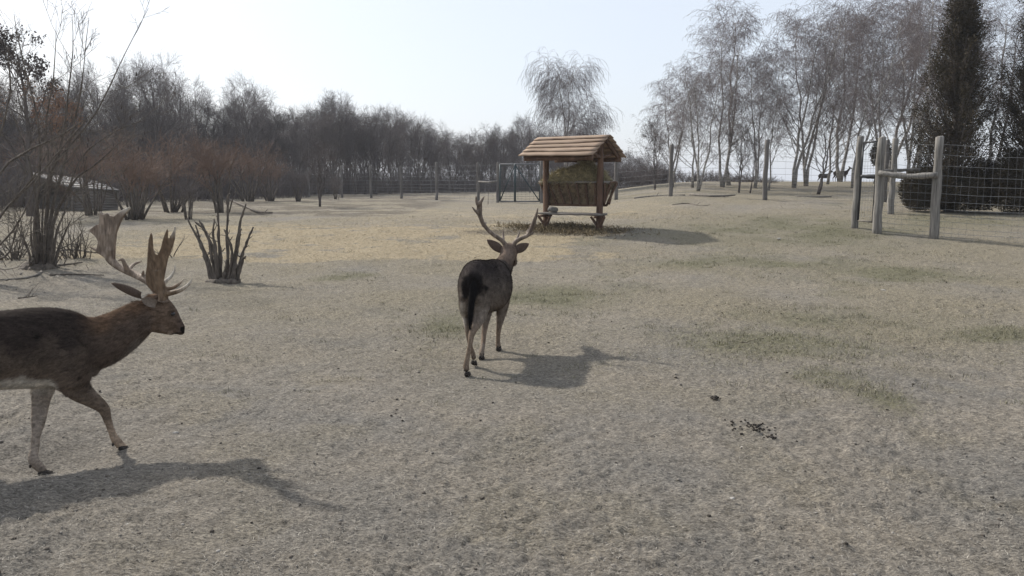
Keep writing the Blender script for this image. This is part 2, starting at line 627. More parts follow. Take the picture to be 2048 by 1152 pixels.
tint = np.where(t < .5, np.array([[.25, .225, .155]]), np.where(t < .8, np.array([[.16, .138, .098]]), np.array([[.31, .275, .205]]))) * rng.uniform(.7, 1.25, (n, 1))
blades(rng, x, y, rng.uniform(.010, .032, n) * (1 + y * .03), rng.uniform(.0008, .0018, n) * (1 + y * .13), rng.uniform(.0, .5, n), tint, 'dead_grass', 'flattened beige dead grass thatch over the middle of the paddock', 'grass')
x = rng.uniform(-11, 6, 110000)
y = rng.uniform(13.5, 25, 110000)
mk = masks(x, y)[:, 0]
keep = rng.random(len(x)) < mk * 1.1
x, y = x[keep], y[keep]
n = len(x)
tint = np.array([[.37, .305, .20]]) * rng.uniform(.55, 1.25, (n, 1))
blades(rng, x, y, rng.uniform(.03, .11, n), rng.uniform(.002, .005, n), rng.uniform(0, .4, n), tint, 'straw', 'yellow straw spread thickly across the paddock before the feeder', 'straw')
x, y = scatter(rng, 330000, 4.5, 30)
mk = masks(x, y)[:, 1]
keep = rng.random(len(x)) < mk * .6
x, y = x[keep], y[keep]
n = len(x)
t = rng.random((n, 1))
tint = np.where(t < .55, np.array([[.145, .14, .09]]), np.array([[.21, .195, .14]])) * rng.uniform(.7, 1.3, (n, 1))
blades(rng, x, y, rng.uniform(.012, .038, n) * (1 + y * .02), rng.uniform(.0012, .0025, n) * (1 + y * .10), rng.uniform(.1, .9, n), tint, 'grass', 'short faded green grass growing in patches on the dry soil', 'grass')

# short tufts of faded grass, thicker where the green patches are
x, y = scatter(rng, 16000, 5.5, 26)
mk = masks(x, y)[:, 1]
keep = (rng.random(len(x)) < .02 + .75 * np.clip(mk, 0, 1) ** 1.3 * .6) & (x / y > -.42)
x, y = x[keep], y[keep]
k = 16
sz = rng.uniform(.02, .06, len(x))
x = np.repeat(x, k) + rng.normal(size=len(x) * k) * np.repeat(sz, k) * 1.6
y = np.repeat(y, k) + rng.normal(size=len(y) * k) * np.repeat(sz, k) * .8
n = len(x)
t = rng.random((n, 1))
tint = np.where(t < .7, np.array([[.115, .112, .066]]), np.array([[.22, .20, .14]])) * rng.uniform(.7, 1.25, (n, 1))
blades(rng, x, y, rng.uniform(.7, 1.3, n) * np.repeat(sz, k), rng.uniform(.0015, .003, n) * (1 + y * .08), rng.uniform(.3, 1.2, n), tint, 'grass_tufts', 'scattered short olive grass tufts on the open paddock', 'grass')

ICO_V = None


def ico():
    global ICO_V
    if ICO_V is None:
        bm = bmesh.new()
        bmesh.ops.create_icosphere(bm, subdivisions=1, radius=1)
        bm.verts.ensure_lookup_table()
        v = np.array([q.co[:] for q in bm.verts])
        f = np.array([[q.index for q in g.verts] for g in bm.faces])
        bm.free()
        ICO_V = (v, f)
    return ICO_V


def pebbles(rng, c, r, flat=.6):
    v, f = ico()
    n = len(c)
    sc = r[:, None, None] * np.stack([rng.uniform(.7, 1.3, n), rng.uniform(.7, 1.3, n), rng.uniform(.6, 1.1, n) * flat], -1)[:, None, :]
    V = v[None] * sc * rng.uniform(.8, 1.2, (n, len(v), 1))
    a = rng.uniform(0, 6.28, n)
    ca, sa = np.cos(a)[:, None], np.sin(a)[:, None]
    V = np.stack([V[..., 0] * ca - V[..., 1] * sa, V[..., 0] * sa + V[..., 1] * ca, V[..., 2]], -1) + c[:, None, :]
    Fc = (np.arange(n)[:, None, None] * len(v) + f[None]).reshape(-1, 3)
    return V.reshape(-1, 3), [Fc]


x, y = scatter(rng, 7000, 2.4, 11)
r = rng.uniform(.003, .006, len(x)) * (1 + 1.2 * (rng.random(len(x)) > .96))
c = np.stack([x, y, height(x, y) + micro(x, y) + r * .15], -1)
V, Fc = pebbles(rng, c, r)
tt = rng.random((len(x), 1))
tint = np.where(tt < .8, np.array([[.17, .155, .135]]), np.array([[.27, .25, .225]])) * rng.uniform(.7, 1.2, (len(x), 1))
tag(obj('gravel', mesh_np('gravel', V, Fc, False, np.repeat(tint, 12, 0)), M['litter']), 'crumbled clods and grit lying over the near soil', 'gravel', kind='stuff')


x, y = scatter(rng, 550, 2.4, 18)
r = rng.uniform(.003, .010, len(x)) * (1 + y * .05)
V, Fc = pebbles(rng, np.stack([x, y, height(x, y) + micro(x, y) + r * .2], -1), r, .7)
tint = np.array([[.07, .06, .05]]) * rng.uniform(.5, 1.8, (len(x), 1))
tag(obj('crumbs', mesh_np('crumbs', V, Fc, False, np.repeat(tint, 12, 0)), M['litter']), 'dark crumbs of earth and old droppings dotted over the paddock', 'litter', kind='stuff')


# ------------------------------------------------------------------ trees
def grow(rng, Pp, Rp, n, tr, ln, ang, npts, up, wob, rr, rend=.35, shape=.5, rmin=.003, sag=0):
    """n side branches on every parent path; everything vectorised."""
    N, K, _ = Pp.shape
    t = (np.arange(n)[None, :] + rng.random((N, n))) / n
    t = tr[0] + (tr[1] - tr[0]) * t
    tt = t.ravel()
    pi = np.repeat(np.arange(N), n)
    f = tt * (K - 1)
    i = np.minimum(f.astype(int), K - 2)
    w = (f - i)[:, None]
    p0 = Pp[pi, i] * (1 - w) + Pp[pi, i + 1] * w
    tan = nrm(Pp[pi, i + 1] - Pp[pi, i])
    r0 = Rp[pi, i] * (1 - w[:, 0]) + Rp[pi, i + 1] * w[:, 0]
    L = rng.uniform(ln[0], ln[1], len(tt)) * (1 - shape * tt)
    rnd = rng.normal(size=(len(tt), 3))
    per = nrm(rnd - (rnd * tan).sum(-1, keepdims=True) * tan)
    a = np.radians(rng.uniform(ang[0], ang[1], len(tt)))[:, None]
    d = nrm(tan * np.cos(a) + per * np.sin(a))
    pts = [p0]
    st = (L / (npts - 1))[:, None]
    for k in range(npts - 1):
        d = nrm(d + np.array([0, 0, 1.]) * (up + sag * (k + 1)) + wob * rng.normal(size=d.shape))
        pts.append(pts[-1] + d * st)
    Pt = np.stack(pts, 1)
    R = (np.minimum(r0 * .85, np.maximum(r0 * rr, rmin)))[:, None] * np.linspace(1, rend, npts)[None, :]
    return Pt, np.maximum(R, rmin * .7)


def trunk_path(rng, H, npts, wob, r0, r1, lean=(0, 0)):
    z = np.linspace(0, 1, npts)
    o = np.cumsum(rng.normal(size=(npts, 2)), 0) * wob
    o -= o[0]
    p = np.stack([o[:, 0] + lean[0] * H * z, o[:, 1] + lean[1] * H * z, z * H - .1 * (z == 0)], -1)[None]
    r = (r0 + (r1 - r0) * z ** .8)
    r[0] *= 1.35
    return p, r[None]


TOPS = {}


def tree_meshes(name, parts_trunk, parts_crown, mt, mc):
    V, Fc = merge([tubes(p, r, s) for p, r, s in parts_trunk])
    a = mesh_np(name + '_trunk', V, Fc, True)
    a.materials.append(mt)
    V, Fc = merge([tubes(p, r, s, caps=False) for p, r, s in parts_crown])
    b = mesh_np(name + '_crown', V, Fc, False)
    b.materials.append(mc)
    TOPS[b.name] = float(V[:, 2].max())
    return a, b


def wood_tree(seed, H=9., dens=1.0, forks=1, rmin=.0065, spread=1.0):
    g = np.random.default_rng(seed)
    tr, l1 = [], []
    for k in range(forks):
        p, r = trunk_path(g, H * g.uniform(.8, .92), 9, .011 * H, .0125 * H, .0028 * H, tuple(g.uniform(-.10, .10, 2) * (1 if forks == 1 else 2)))
        tr.append((p, r, 7))
        a = grow(g, p, r, int(15 / forks ** .5), (.22, .97), (H * .34 * spread, H * .50 * spread), (30, 55), 6, .13, .10, .5, .3, .62, .012)
        tr.append((*a, 5))
        l1.append(a)
    A = np.concatenate([q[0] for q in l1])
    B = np.concatenate([q[1] for q in l1])
    c2 = grow(g, A, B, int(8 * dens), (.2, 1), (H * .13, H * .22), (25, 55), 5, .10, .14, .55, .4, .45, rmin)
    c3 = grow(g, *c2, int(6 * dens), (.15, 1), (H * .065, H * .13), (25, 60), 4, .10, .18, .6, .5, .4, rmin)
    c4 = grow(g, *c3, 3, (.2, 1), (H * .03, H * .07), (25, 60), 3, .08, .2, .7, .6, .3, rmin)
    return (*tree_meshes('bare_tree', tr, [(*c2, 4), (*c3, 3), (*c4, 3)], M['bark'], M['twig']), H)


def birch(seed, H=11., hang=.7, dens=1.0, forks=1, weep=0.0, rmin=.0056):
    g = np.random.default_rng(seed)
    tr, l1 = [], []
    for k in range(forks):
        p, r = trunk_path(g, H * .92, 10, .09, .080, .014, tuple(g.uniform(-.06, .06, 2) * (1 if forks == 1 else 2.4)))
        tr.append((p, r, 8))
        a = grow(g, p, r, int(18 / forks ** .5), (.16, .98), (H * .34, H * .50), (28, 52), 8, .13, .07, .42, .3, .62, .012, sag=-.010 - .016 * weep)
        tr.append((*a, 5))
        l1.append(a)
    A = np.concatenate([q[0] for q in l1])
    B = np.concatenate([q[1] for q in l1])
    c2 = grow(g, A, B, int(9 * dens), (.15, 1), (H * .10, H * .19), (25, 55), 6, .06 - .1 * weep, .12, .5, .4, .4, rmin, sag=-.05 - .06 * weep)
    c3 = grow(g, *c2, int(7 * dens), (.1, 1), (hang * .6, hang * 1.2), (20, 60), 5, -.08 - .25 * weep, .12, .6, .5, .2, rmin, sag=-.12 - .1 * weep)
    c4 = grow(g, *c3, 3, (.15, .95), (hang * .3, hang * .75), (15, 50), 4, -.25 - .3 * weep, .14, .8, .7, .2, rmin, sag=-.1)
    return (*tree_meshes('birch', tr, [(*c2, 4), (*c3, 3), (*c4, 3)], M['birch_bark'], M['birch_twig']), H)


def shrub_tree(seed, H=2.8, stems=14, spread=.4, mt=None, mc=None, rmin=.006, dens=1.0, tl=.55):
    """Coppiced shrub: many stems from one stool, fine twigs above."""
    g = np.random.default_rng(seed)
    ps, rs = [], []
    for k in range(stems):
        az = g.uniform(0, 6.283)
        le = g.uniform(.05, spread)
        b = np.array([np.cos(az), np.sin(az), 0]) * g.uniform(.03, .22)
        d = np.array([np.cos(az) * le, np.sin(az) * le, 1.0])
        h = H * g.uniform(.35, .8)
        tt = np.linspace(0, 1, 6)[:, None]
        p = b + d * tt * h + np.cumsum(g.normal(size=(6, 3)), 0) * .022 * tt
        p[0, 2] -= .08
        ps.append(p)
        rs.append(np.linspace(g.uniform(.022, .045), .012, 6))
    p, r = np.array(ps), np.array(rs)
    c1 = grow(g, p, r, int(4 * dens), (.62, 1), (H * .22, H * .45), (10, 45), 5, .10, .12, .6, .4, .2, rmin)
    c2 = grow(g, *c1, int(6 * dens), (.15, 1), (H * .10, H * .24), (20, 55), 4, .06, .16, .6, .5, .3, rmin)
    c3 = grow(g, *c2, 3, (.1, 1), (H * .05, H * .12), (20, 60), 3, .03, .2, .7, .6, .2, rmin * .9)
    return (*tree_meshes('shrub', [(p, r, 6)], [(*c1, 4), (*c2, 3), (*c3, 3)], mt or M['stem'], mc or M['twig']), H)


def plant(name, label, cat, proto, loc, Hh, rz, group=None, wide=1.0, trunk='trunk', crown='crown'):
    a, b, h0 = proto
    h1 = TOPS[b.name]
    wide = wide * (h1 / h0) ** .6
    s = Hh / h1
    e = thing(name, label, cat, loc, rz, group)
    e.scale = (s * wide, s * wide, s)
    obj(trunk, a, None, e)
    obj(crown, b, None, e)
    return e


rng = np.random.default_rng(5)
WOOD = [wood_tree(s, forks=f, spread=sp) for s, f, sp in ((1, 1, 1), (2, 2, 1), (3, 1, .85), (4, 2, 1.1), (5, 1, 1.15), (6, 3, .9))]

# front of the wood: skyline (pixel, top row) and distance of the wood's edge by pixel
SKY_PX = np.array([-500, -100, 60, 140, 230, 300, 345, 400, 440, 520, 570, 610, 680, 730, 770, 860, 950, 985, 1040, 1090, 1240, 1320])
SKY_PY = np.array([110, 120, 130, 120, 88, 105, 150, 130, 175, 145, 195, 205, 180, 215, 205, 230, 262, 250, 228, 235, 290, 310])
EDGE_PX = np.array([-500, 0, 300, 500, 700, 900, 1050, 1320])
EDGE_Y = np.array([34, 40, 50, 58, 68, 80, 88, 95])
k = 0
ZONES = ((-1000, 60, 'beside the leafy tree'), (60, 250, 'above the plank hut'), (250, 560, 'above the rusty shrubs'), (560, 735, 'left of the first clear fence post'),
         (735, 880, 'behind the three open fence posts'), (880, 1000, 'behind the pale brace rail'), (1000, 1085, 'behind the wide green gate'), (1085, 1240, 'behind the hay feeder'), (1240, 1400, 'right of the feeder roof'))


def wood_label(px, row):
    z = [q[2] for q in ZONES if q[0] <= px < q[1]][0]
    return ('bare tree on the near edge of the wood, ', 'bare tree in the second rank of the wood, ', 'bare tree deep in the wood, ', 'bare tree deep in the wood, ')[row] + z
for row, (dy, step, top) in enumerate(((0, 26, 0), (7, 26, 14), (15, 26, 24), (24, 28, 34))):
    px = -420 + rng.uniform(0, 20)
    while px < 1330:
        Yv = np.interp(px, EDGE_PX, EDGE_Y) + dy + rng.uniform(-2.5, 2.5)
        if row == 0 and px < 560:
            Yv += 4
        lf = np.clip((620 - px) / 200, 0, 1)
        ptop = np.interp(px, SKY_PX, SKY_PY) - 12 + top * (1 + 2.6 * lf) + rng.uniform(0, 22 + 26 * lf)
        b = base(px, Yv)
        Hh = P(px, ptop, Yv)[2] - b[2]
        if Hh > 2.5:
            plant('bare_tree', wood_label(px, row), 'tree', WOOD[k % len(WOOD)], b, Hh, rng.uniform(0, 6.28), 'bare trees of the wood', wide=rng.uniform(.8, 1.1) * min(1.25, max(.8, 8 / Hh)))
        k += 1
        px += step * rng.uniform(.7, 1.35) * (1.25 if px < 300 else 1)
# named skyline trees that stand out
for px, ptop, Yv, pi, lab in ((320, 92, 49, 4, 'tall bare tree with a broad fan crown rising above the shrubs'),
                              (525, 140, 57, 0, 'bare tree with the highest rounded crown beside the reddish shrubs'),
                              (665, 172, 66, 3, 'bare tree with a thin pointed top above the dark wood'),
                              (745, 200, 70, 1, 'bare tree with forked open crown showing sky through it')):
    b = base(px, Yv)
    plant('bare_tree', lab, 'tree', WOOD[pi], b, P(px, ptop, Yv)[2] - b[2], rng.uniform(0, 6), 'bare trees of the wood')


# undergrowth below the wood: one mass of stems and twigs
def thicket(name, label, pxr, yr, hr, n, mat_, rad, seed, lean=.3):
    g = np.random.default_rng(seed)
    px = g.uniform(*pxr, n)
    Y = np.interp(px, EDGE_PX, EDGE_Y) + g.uniform(*yr, n)
    x = (px - 1024) / F * Y
    z = height(x, Y)
    h = g.uniform(*hr, n)
    d = np.stack([g.normal(size=n) * lean, g.normal(size=n) * lean, np.ones(n)], -1)
    p = [np.stack([x, Y, z - .05], -1)]
    for q in range(4):
        d = d + g.normal(size=d.shape) * .22
        p.append(p[-1] + nrm(d) * (h / 4)[:, None])
    Pt = np.stack(p, 1)
    R = g.uniform(*rad, n)[:, None] * np.linspace(1, .4, 5)[None]
    tw = grow(g, Pt, R, 4, (.25, 1), (.5, 1.3), (20, 60), 3, .05, .2, .6, .5, .2, rad[0] * .7)
    V, Fc = merge([tubes(Pt, R, 3, caps=False), tubes(*tw, 3, caps=False)])
    return tag(obj(name, mesh_np(name, V, Fc), mat_), label, 'undergrowth', kind='stuff')


thicket('undergrowth', 'dense dark brown thicket of saplings under the wood', (-450, 1330), (2, 30), (1.6, 4.0), 9000, M['twig'], (.010, .026), 3)

thicket('undergrowth', 'low dense brown brushwood along the foot of the wood', (-450, 1330), (0, 10), (.6, 1.9), 9000, M['twig'], (.008, .02), 4, .5)
thicket('undergrowth', 'purple brown brushwood behind the rusty shrubs', (-450, 620), (-10, 2), (1.4, 3.4), 3600, M['twig'], (.007, .018), 6, .35)

# ------------------------------------------------------------------ hedge bushes far behind the feeder and to its side
BUSH = [shrub_tree(s, 3.0, 16, .5, M['bark'], M['twig'], .010, 1.0) for s in (31, 32, 33)]
for i, (px, Yv, ptop) in enumerate([(1232, 62, 330), (1250, 70, 325), (1268, 58, 338), (1285, 66, 320), (1302, 60, 328), (1322, 66, 325), (1350, 70, 335), (1378, 74, 335), (1398, 60, 340), (1415, 66, 335), (1440, 62, 338), (1458, 58, 345), (1475, 60, 340), (1490, 50, 350), (1505, 55, 342), (1525, 50, 352), (1538, 48, 348), (1555, 50, 362)]):
    b = base(px, Yv)
    b[2] = min(b[2], 1.0)
    plant('hedge_bush', 'bare greyish bush in the low hedge behind the birch trunks', 'bush', BUSH[i % 3], b, max(1.2, P(px, ptop, Yv)[2] - b[2]), i * 1.3, 'bushes of the far hedge', wide=1.2, trunk='stems', crown='twigs')

# ------------------------------------------------------------------ birches
WEEP = birch(21, 9.5, 1.35, 1.1, 2, .42, .0062)
b = base(1128, 50)
plant('weeping_birch', 'lone weeping birch with long hanging twigs behind the hay feeder', 'tree', WEEP, b, P(1130, 88, 50)[2] - b[2], 1.4, wide=1.25)
BIR = [birch(41, 11, .60, 1.05, 1, -.1), birch(42, 11, .65, 1.0, 2, -.05), birch(43, 11, .55, 1.05, 2, -.15), birch(44, 11, .65, 1.0, 3, .0)]
BLIST = [(1396, 36.5, 135, 3, .8, 'leaning birch clump with drooping crown at the hedge end of the grove'),
         (1385, 40, 150, 0, .9, 'slim birch close behind the leaning birch clump'),
         (1445, 41, 40, 1, .8, 'birch with a dark lower trunk between two far fence posts'),
         (1458, 44, -8, 0, .8, 'tallest birch of the grove with a pointed thin top'),
         (1510, 40, 95, 2, .7, 'birch with a bent trunk leaning over thin dark stems'),
         (1537, 38, 110, 0, .6, 'straight birch close to the second far fence post'),
         (1588, 41, 20, 2, .8, 'broad birch with two thick trunks left of the small dark tree'),
         (1612, 43, 8, 3, .75, 'birch with three spreading trunks behind the small dark tree'),
         (1655, 46, 70, 0, .7, 'thin birch rising behind the small dark tree'),
         (1706, 40, 15, 2, .75, 'birch behind the narrow black paddock gate'),
         (1750, 47, 30, 1, .8, 'birch seen over the posts of the narrow gate'),
         (1845, 42, -40, 1, .9, 'birch with a pale trunk close to the columnar conifer'),
         (1815, 50, 10, 3, .8, 'birch with fine purple grey twigs behind the pale trunked birch'),
         (1900, 49, -20, 0, .9, 'birch mostly hidden by the taller columnar conifer'),
         (1985, 47, 5, 1, .9, 'birch seen in the gap between the two columnar conifers'),
         (2040, 45, -30, 2, .9, 'birch behind the cut off columnar conifer'),
         (1345, 44, 165, 3, .8, 'low drooping birch at the open end of the grove'),
         (1680, 52, 10, 1, .9, 'farther birch above the far deer'),
         (1780, 55, 0, 2, .9, 'farther birch left of the pale trunked birch')]
for i, (px, Yv, ptop, pi, wide, lab) in enumerate(BLIST):
    b = base(px, Yv)
    plant('birch', lab, 'birch tree', BIR[pi], b, P(px, ptop - 24, Yv)[2] - b[2], i * 2.1 + .4, 'birches of the grove', wide=wide * 1.65)

# thin dark small trees between the birches, and the dark little tree before the far deer
DARK = [wood_tree(51, 4.5, .72, 2, .006, 1.5), wood_tree(52, 4.5, .72, 3, .006, 1.5)]
for a in DARK:
    pass
for px, Yv, ptop, pi, wide, lab in ((1636, 34, 200, 0, 1.25, 'small dark spreading tree with a pale forked trunk before the far deer'),
                                    (1478, 36, 235, 1, 1.0, 'small dark tree with curving stems among the birches'),
                                    (1500, 35, 255, 0, .8, 'small bent dark sapling left of the second far fence post'),
                                    (1310, 42, 215, 1, .8, 'thin bare sapling with a forked trunk right of the feeder roof'),
                                    (640, 34, 268, 1, 1.1, 'small tangled bare tree with a curved dark trunk at the end of the shrubs')):
    b = base(px, Yv)
    plant('small_tree', lab, 'tree', DARK[pi], b, P(px, ptop, Yv)[2] - b[2], px * .37, wide=wide)


# ------------------------------------------------------------------ columnar conifers
def conifer(name, label, px, Yv, ptop, prof, seed, n, skirts=(), kc=1700):
    b = base(px, Yv)
    H = P(px, ptop, Yv)[2] - b[2]
    g = np.random.default_rng(seed)
    e = thing(name, label, 'conifer', b)
    zz = np.linspace(0, H, 8)
    V, Fc = tubes(np.stack([np.sin(zz) * .04, np.cos(zz * .7) * .03, zz - .1], -1)[None], np.linspace(.16, .03, 8)[None], 8)
    obj('trunk', mesh_np('conifer_trunk', V, Fc, True), M['bark'], e)
    # limbs carrying the sprays
    m = 320
    t = g.random(m) ** 1.1
    rad = np.interp(t, prof[0], prof[1]) * g.uniform(.65, 1.1, m)
    az = g.uniform(0, 6.283, m)
    out = np.stack([np.cos(az), np.sin(az), np.zeros(m)], -1)
    q0 = np.stack([0 * t, 0 * t, t * H * .96], -1)
    pts = [q0]
    for s_ in (.35, .7, 1.0):
        pts.append(q0 + out * (rad * s_)[:, None] + np.array([0, 0, 1.]) * (rad * (1.1 * s_ * s_) + .05)[:, None])
    limbs = np.stack(pts, 1)
    V, Fc = tubes(limbs, np.linspace(.03, .008, 4)[None].repeat(m, 0), 4, caps=False)
    obj('branches', mesh_np('conifer_branches', V, Fc), M['bark'], e)
    # sprays: clumps of small drooping flakes spread around the limbs
    li = g.integers(0, m, n)
    f = g.uniform(.05, 1.06, n) * 3
    i0 = np.minimum(f.astype(int), 2)
    w = (f - i0)[:, None]
    c = limbs[li, i0] * (1 - w) + limbs[li, i0 + 1] * w
    cc = c[:kc]
    c = cc[g.integers(0, kc, n)] + g.normal(size=(n, 3)) * np.array([.085, .085, .13])
    parts = [c]
    for (dx, dy, rw, hh, k) in skirts:
        v = g.normal(size=(k, 3))
        v = nrm(v) * (g.random((k, 1)) ** .4)
        parts.append(np.array([dx, dy, hh * .5]) + v * np.array([rw, rw, hh * .52]))
    c = np.concatenate(parts)
    c[:, 2] = np.maximum(c[:, 2], .06)
    n = len(c)
    az = np.arctan2(c[:, 1], c[:, 0]) + g.normal(size=n) * .9
    d = nrm(np.stack([np.cos(az) * .7, np.sin(az) * .7, g.uniform(-.4, .9, n)], -1))
    s = nrm(np.cross(d, g.normal(size=(n, 3))))
    L, W = g.uniform(.04, .10, n)[:, None], g.uniform(.007, .016, n)[:, None]
    V = np.stack([c, c + d * L * .5 + s * W, c + d * L, c + d * L * .5 - s * W], 1).reshape(-1, 3)
    Q = np.arange(n)[:, None] * 4 + np.array([[0, 1, 2, 3]])
    cr = obj('crown', mesh_np('conifer_crown', V, Q), M['conifer'], e)
    return e


prof = (np.array([0, .08, .19, .3, .52, .74, .9, 1]), np.array([.95, 1.2, 1.22, 1.08, .86, .62, .38, .08]))
conifer('columnar_conifer', 'tall dark columnar conifer with a bushy foot behind the wire mesh', 1898, 24, -22, prof, 7, 85000, ((-.95, -.1, .62, 1.35, 16000), (.9, -.1, .65, 1.55, 16000), (0, -.3, .9, 1.2, 14000)))
conifer('columnar_conifer', 'dark columnar conifer cut off by the picture edge behind the mesh', 2066, 23, -170, prof, 8, 125000, ((-.6, -.1, .75, 1.8, 18000), (.7, 0, .7, 1.3, 6000)), kc=2900)
# small round evergreen shrub seen through the gate
b = base(1758, 44)
g = np.random.default_rng(3)
v = nrm(g.normal(size=(2500, 3))) * (g.random((2500, 1)) ** .35) * np.array([.55, .5, .75])
c = b + np.array([0, 0, 1.75]) + v
s = nrm(g.normal(size=c.shape)); d = nrm(g.normal(size=c.shape))
V = np.stack([c, c + d * .09 + s * .04, c + d * .18, c + d * .09 - s * .04], 1).reshape(-1, 3)
e = thing('round_shrub', 'small rounded evergreen seen between the narrow gate posts', 'shrub', b)
obj('crown', mesh_np('round_crown', V - b, np.arange(2500)[:, None] * 4 + np.array([[0, 1, 2, 3]])), M['conifer'], e)
V, Fc = tubes(np.array([[[0, 0, -.1], [.02, 0, .8], [0, 0, 1.9]]]), np.array([[.07, .05, .03]]), 6)
obj('trunk', mesh_np('round_trunk', V, Fc, True), M['bark'], e)


# ------------------------------------------------------------------ coppiced shrubs in the paddock, reddish twigs above
RED = [shrub_tree(61, 2.8, 12, .42, M['stem'], M['red_twig'], .0055, 1.1), shrub_tree(62, 2.8, 15, .5, M['stem'], M['red_twig'], .0055, 1.0), shrub_tree(63, 2.8, 11, .6, M['stem'], M['red_twig'], .0055, 1.1)]
GREY = [shrub_tree(64, 2.4, 15, .5, M['stem'], M['twig'], .007, .9), shrub_tree(65, 2.4, 12, .6, M['stem'], M['twig'], .007, .8)]
SH = [(188, 432, 262, 0, 1.2, 'red', 'coppiced shrub with upright reddish stems right before the plank hut'),
      (268, 438, 250, 1, 1.25, 'red', 'coppiced shrub with dark thick stool beside the plank hut'),
      (345, 424, 255, 2, 1.3, 'red', 'coppiced shrub with rusty twigs between the hut and the stub bush'),
      (376, 440, 330, 1, 1.0, 'grey', 'low spiky coppiced shrub just behind the stub bush'),
      (445, 424, 262, 0, 1.2, 'red', 'coppiced shrub with rusty twigs above the stub bush'),
      (500, 404, 268, 2, 1.25, 'red', 'coppiced shrub with the brightest rusty crown of the row'),
      (540, 402, 285, 1, 1.0, 'red', 'coppiced shrub ending the row of rusty crowns'),
      (597, 403, 335, 0, .9, 'grey', 'low grey twiggy shrub next to the tangled little tree'),
      (672, 399, 345, 1, .9, 'grey', 'low grey twiggy shrub at the first paddock fence posts'),
      (120, 402, 240, 0, 1.3, 'red', 'tall rusty shrub rising behind the plank hut roof'),
      (40, 415, 235, 2, 1.4, 'red', 'tall rusty shrub behind the plank hut, beyond its open end'),
      (235, 400, 245, 2, 1.3, 'red', 'tall rusty shrub standing in line behind the hut wall'),
      (410, 398, 245, 1, 1.3, 'red', 'rusty shrub farther back between two coppiced stools')]
for i, (px, py, ptop, pi, wide, kind, lab) in enumerate(SH):
    b = on_ground(px, py)
    plant('coppiced_shrub', lab, 'shrub', (RED if kind == 'red' else GREY)[pi], b, P(px, ptop, b[1])[2] - b[2], i * 1.7, 'coppiced shrubs in the paddock', wide=wide, trunk='stems', crown='twigs')


def stems_px(lst, Y, r0, r1, rng, sub=10, depth=.25):
    """Stems given as pixel polylines at about distance Y (each leaning a little in depth too)."""
    out = []
    for pl in lst:
        a = rng.uniform(-depth, depth)
        pts = []
        n = len(pl)
        for i, (px, py) in enumerate(pl):
            pts.append(P(px, py, Y + a * (i + .6) / n))
        pts = resample(np.array(pts), sub)
        s = Y / F
        ln = np.linspace(0, 1, sub)
        rr = (r0 * rng.uniform(.8, 1.2)) * (1 - ln) + r1 * ln
        pts = pts + rng.normal(size=pts.shape) * .004 * ln[:, None]
        out.append((pts[None], (rr * s * (1 + .16 * rng.normal(size=sub)))[None]))
    return out


def z2(lst, ox, oy, sc):
    return [[(ox + a / sc, oy + b / sc) for a, b in pl] for pl in lst]


g = np.random.default_rng(77)
gp = on_ground(446, 562)
stub = z2([[(330, 1085), (280, 850), (200, 640), (70, 395)], [(355, 1085), (300, 850), (215, 640), (165, 470)],
           [(375, 1085), (340, 850), (285, 570), (155, 435)], [(380, 1060), (378, 830), (265, 540), (205, 425)],
           [(400, 1060), (372, 720), (345, 560), (362, 410)], [(420, 1080), (425, 850), (408, 650), (400, 420), (385, 240)],
           [(488, 1060), (502, 800), (490, 560), (500, 380), (498, 190), (522, 143)], [(505, 1060), (545, 800), (520, 650), (462, 515)],
           [(540, 1060), (580, 800), (625, 480), (690, 250)], [(560, 1050), (592, 800), (640, 505)],
           [(578, 1050), (640, 820), (700, 650), (765, 495)], [(595, 1040), (650, 850), (688, 800)],
           [(450, 1060), (470, 950), (490, 830)], [(340, 1070), (360, 930), (330, 800), (290, 755)]], 360, 360, 5.235)
e = thing('stub_bush', 'bush of cut back bare stub stems standing alone before the straw', 'bush', gp)
for p_, r_ in stems_px(stub, gp[1], 4.3, 1.5, g, 18):
    V, Fc = tubes(p_, r_, 8)
    tw = grow(g, p_, r_, 5, (.25, .98), (.03, .16), (25, 65), 3, .08, .2, .45, .6, .2, .004)
    V, Fc = merge([(V, Fc), tubes(*tw, 5)])
    o = obj('stem', mesh_np('stub_stem', V - gp, Fc, True), M['stem'], e)
c = gp + np.clip(g.normal(size=(60, 3)), -1.6, 1.6) * np.array([.13, .09, .012]) - np.array([0, 0, .02])
V, Fc = fuse(pebbles(g, c, g.uniform(.06, .09, 60), .9), .02, 2)
obj('stool', mesh_np('stub_stool', V - gp, Fc), M['stem'], e)

# multi stemmed hazel at the near edge of the shrubs
gp = on_ground(82, 540)
Yh = gp[1]
hz = [[(70, 545), (62, 470), (64, 415)], [(74, 545), (70, 460), (77, 380), (80, 300), (72, 220), (45, 120), (28, 28)],
      [(84, 545), (84, 460), (90, 380), (112, 325), (150, 280), (200, 212), (250, 105), (297, 16)],
      [(95, 540), (99, 480), (116, 420), (140, 370), (168, 308), (232, 262), (292, 240)],
      [(103, 535), (112, 470), (130, 420), (136, 385)], [(90, 540), (95, 440), (100, 360), (124, 285), (135, 200), (145, 110), (145, 28)],
      [(78, 540), (76, 430), (60, 330), (34, 250), (8, 190)], [(88, 540), (92, 420), (98, 330), (92, 250), (108, 150), (112, 40)],
      [(108, 535), (120, 490), (146, 430)], [(64, 540), (56, 500), (30, 440)],
      [(100, 540), (108, 440), (150, 360), (190, 330), (262, 265)], [(96, 540), (104, 420), (128, 330), (160, 190), (178, 34)]]
e = thing('hazel_shrub', 'big multi stemmed hazel with reddish bark reaching into the sky', 'shrub', gp)
tp, tr_ = [], []
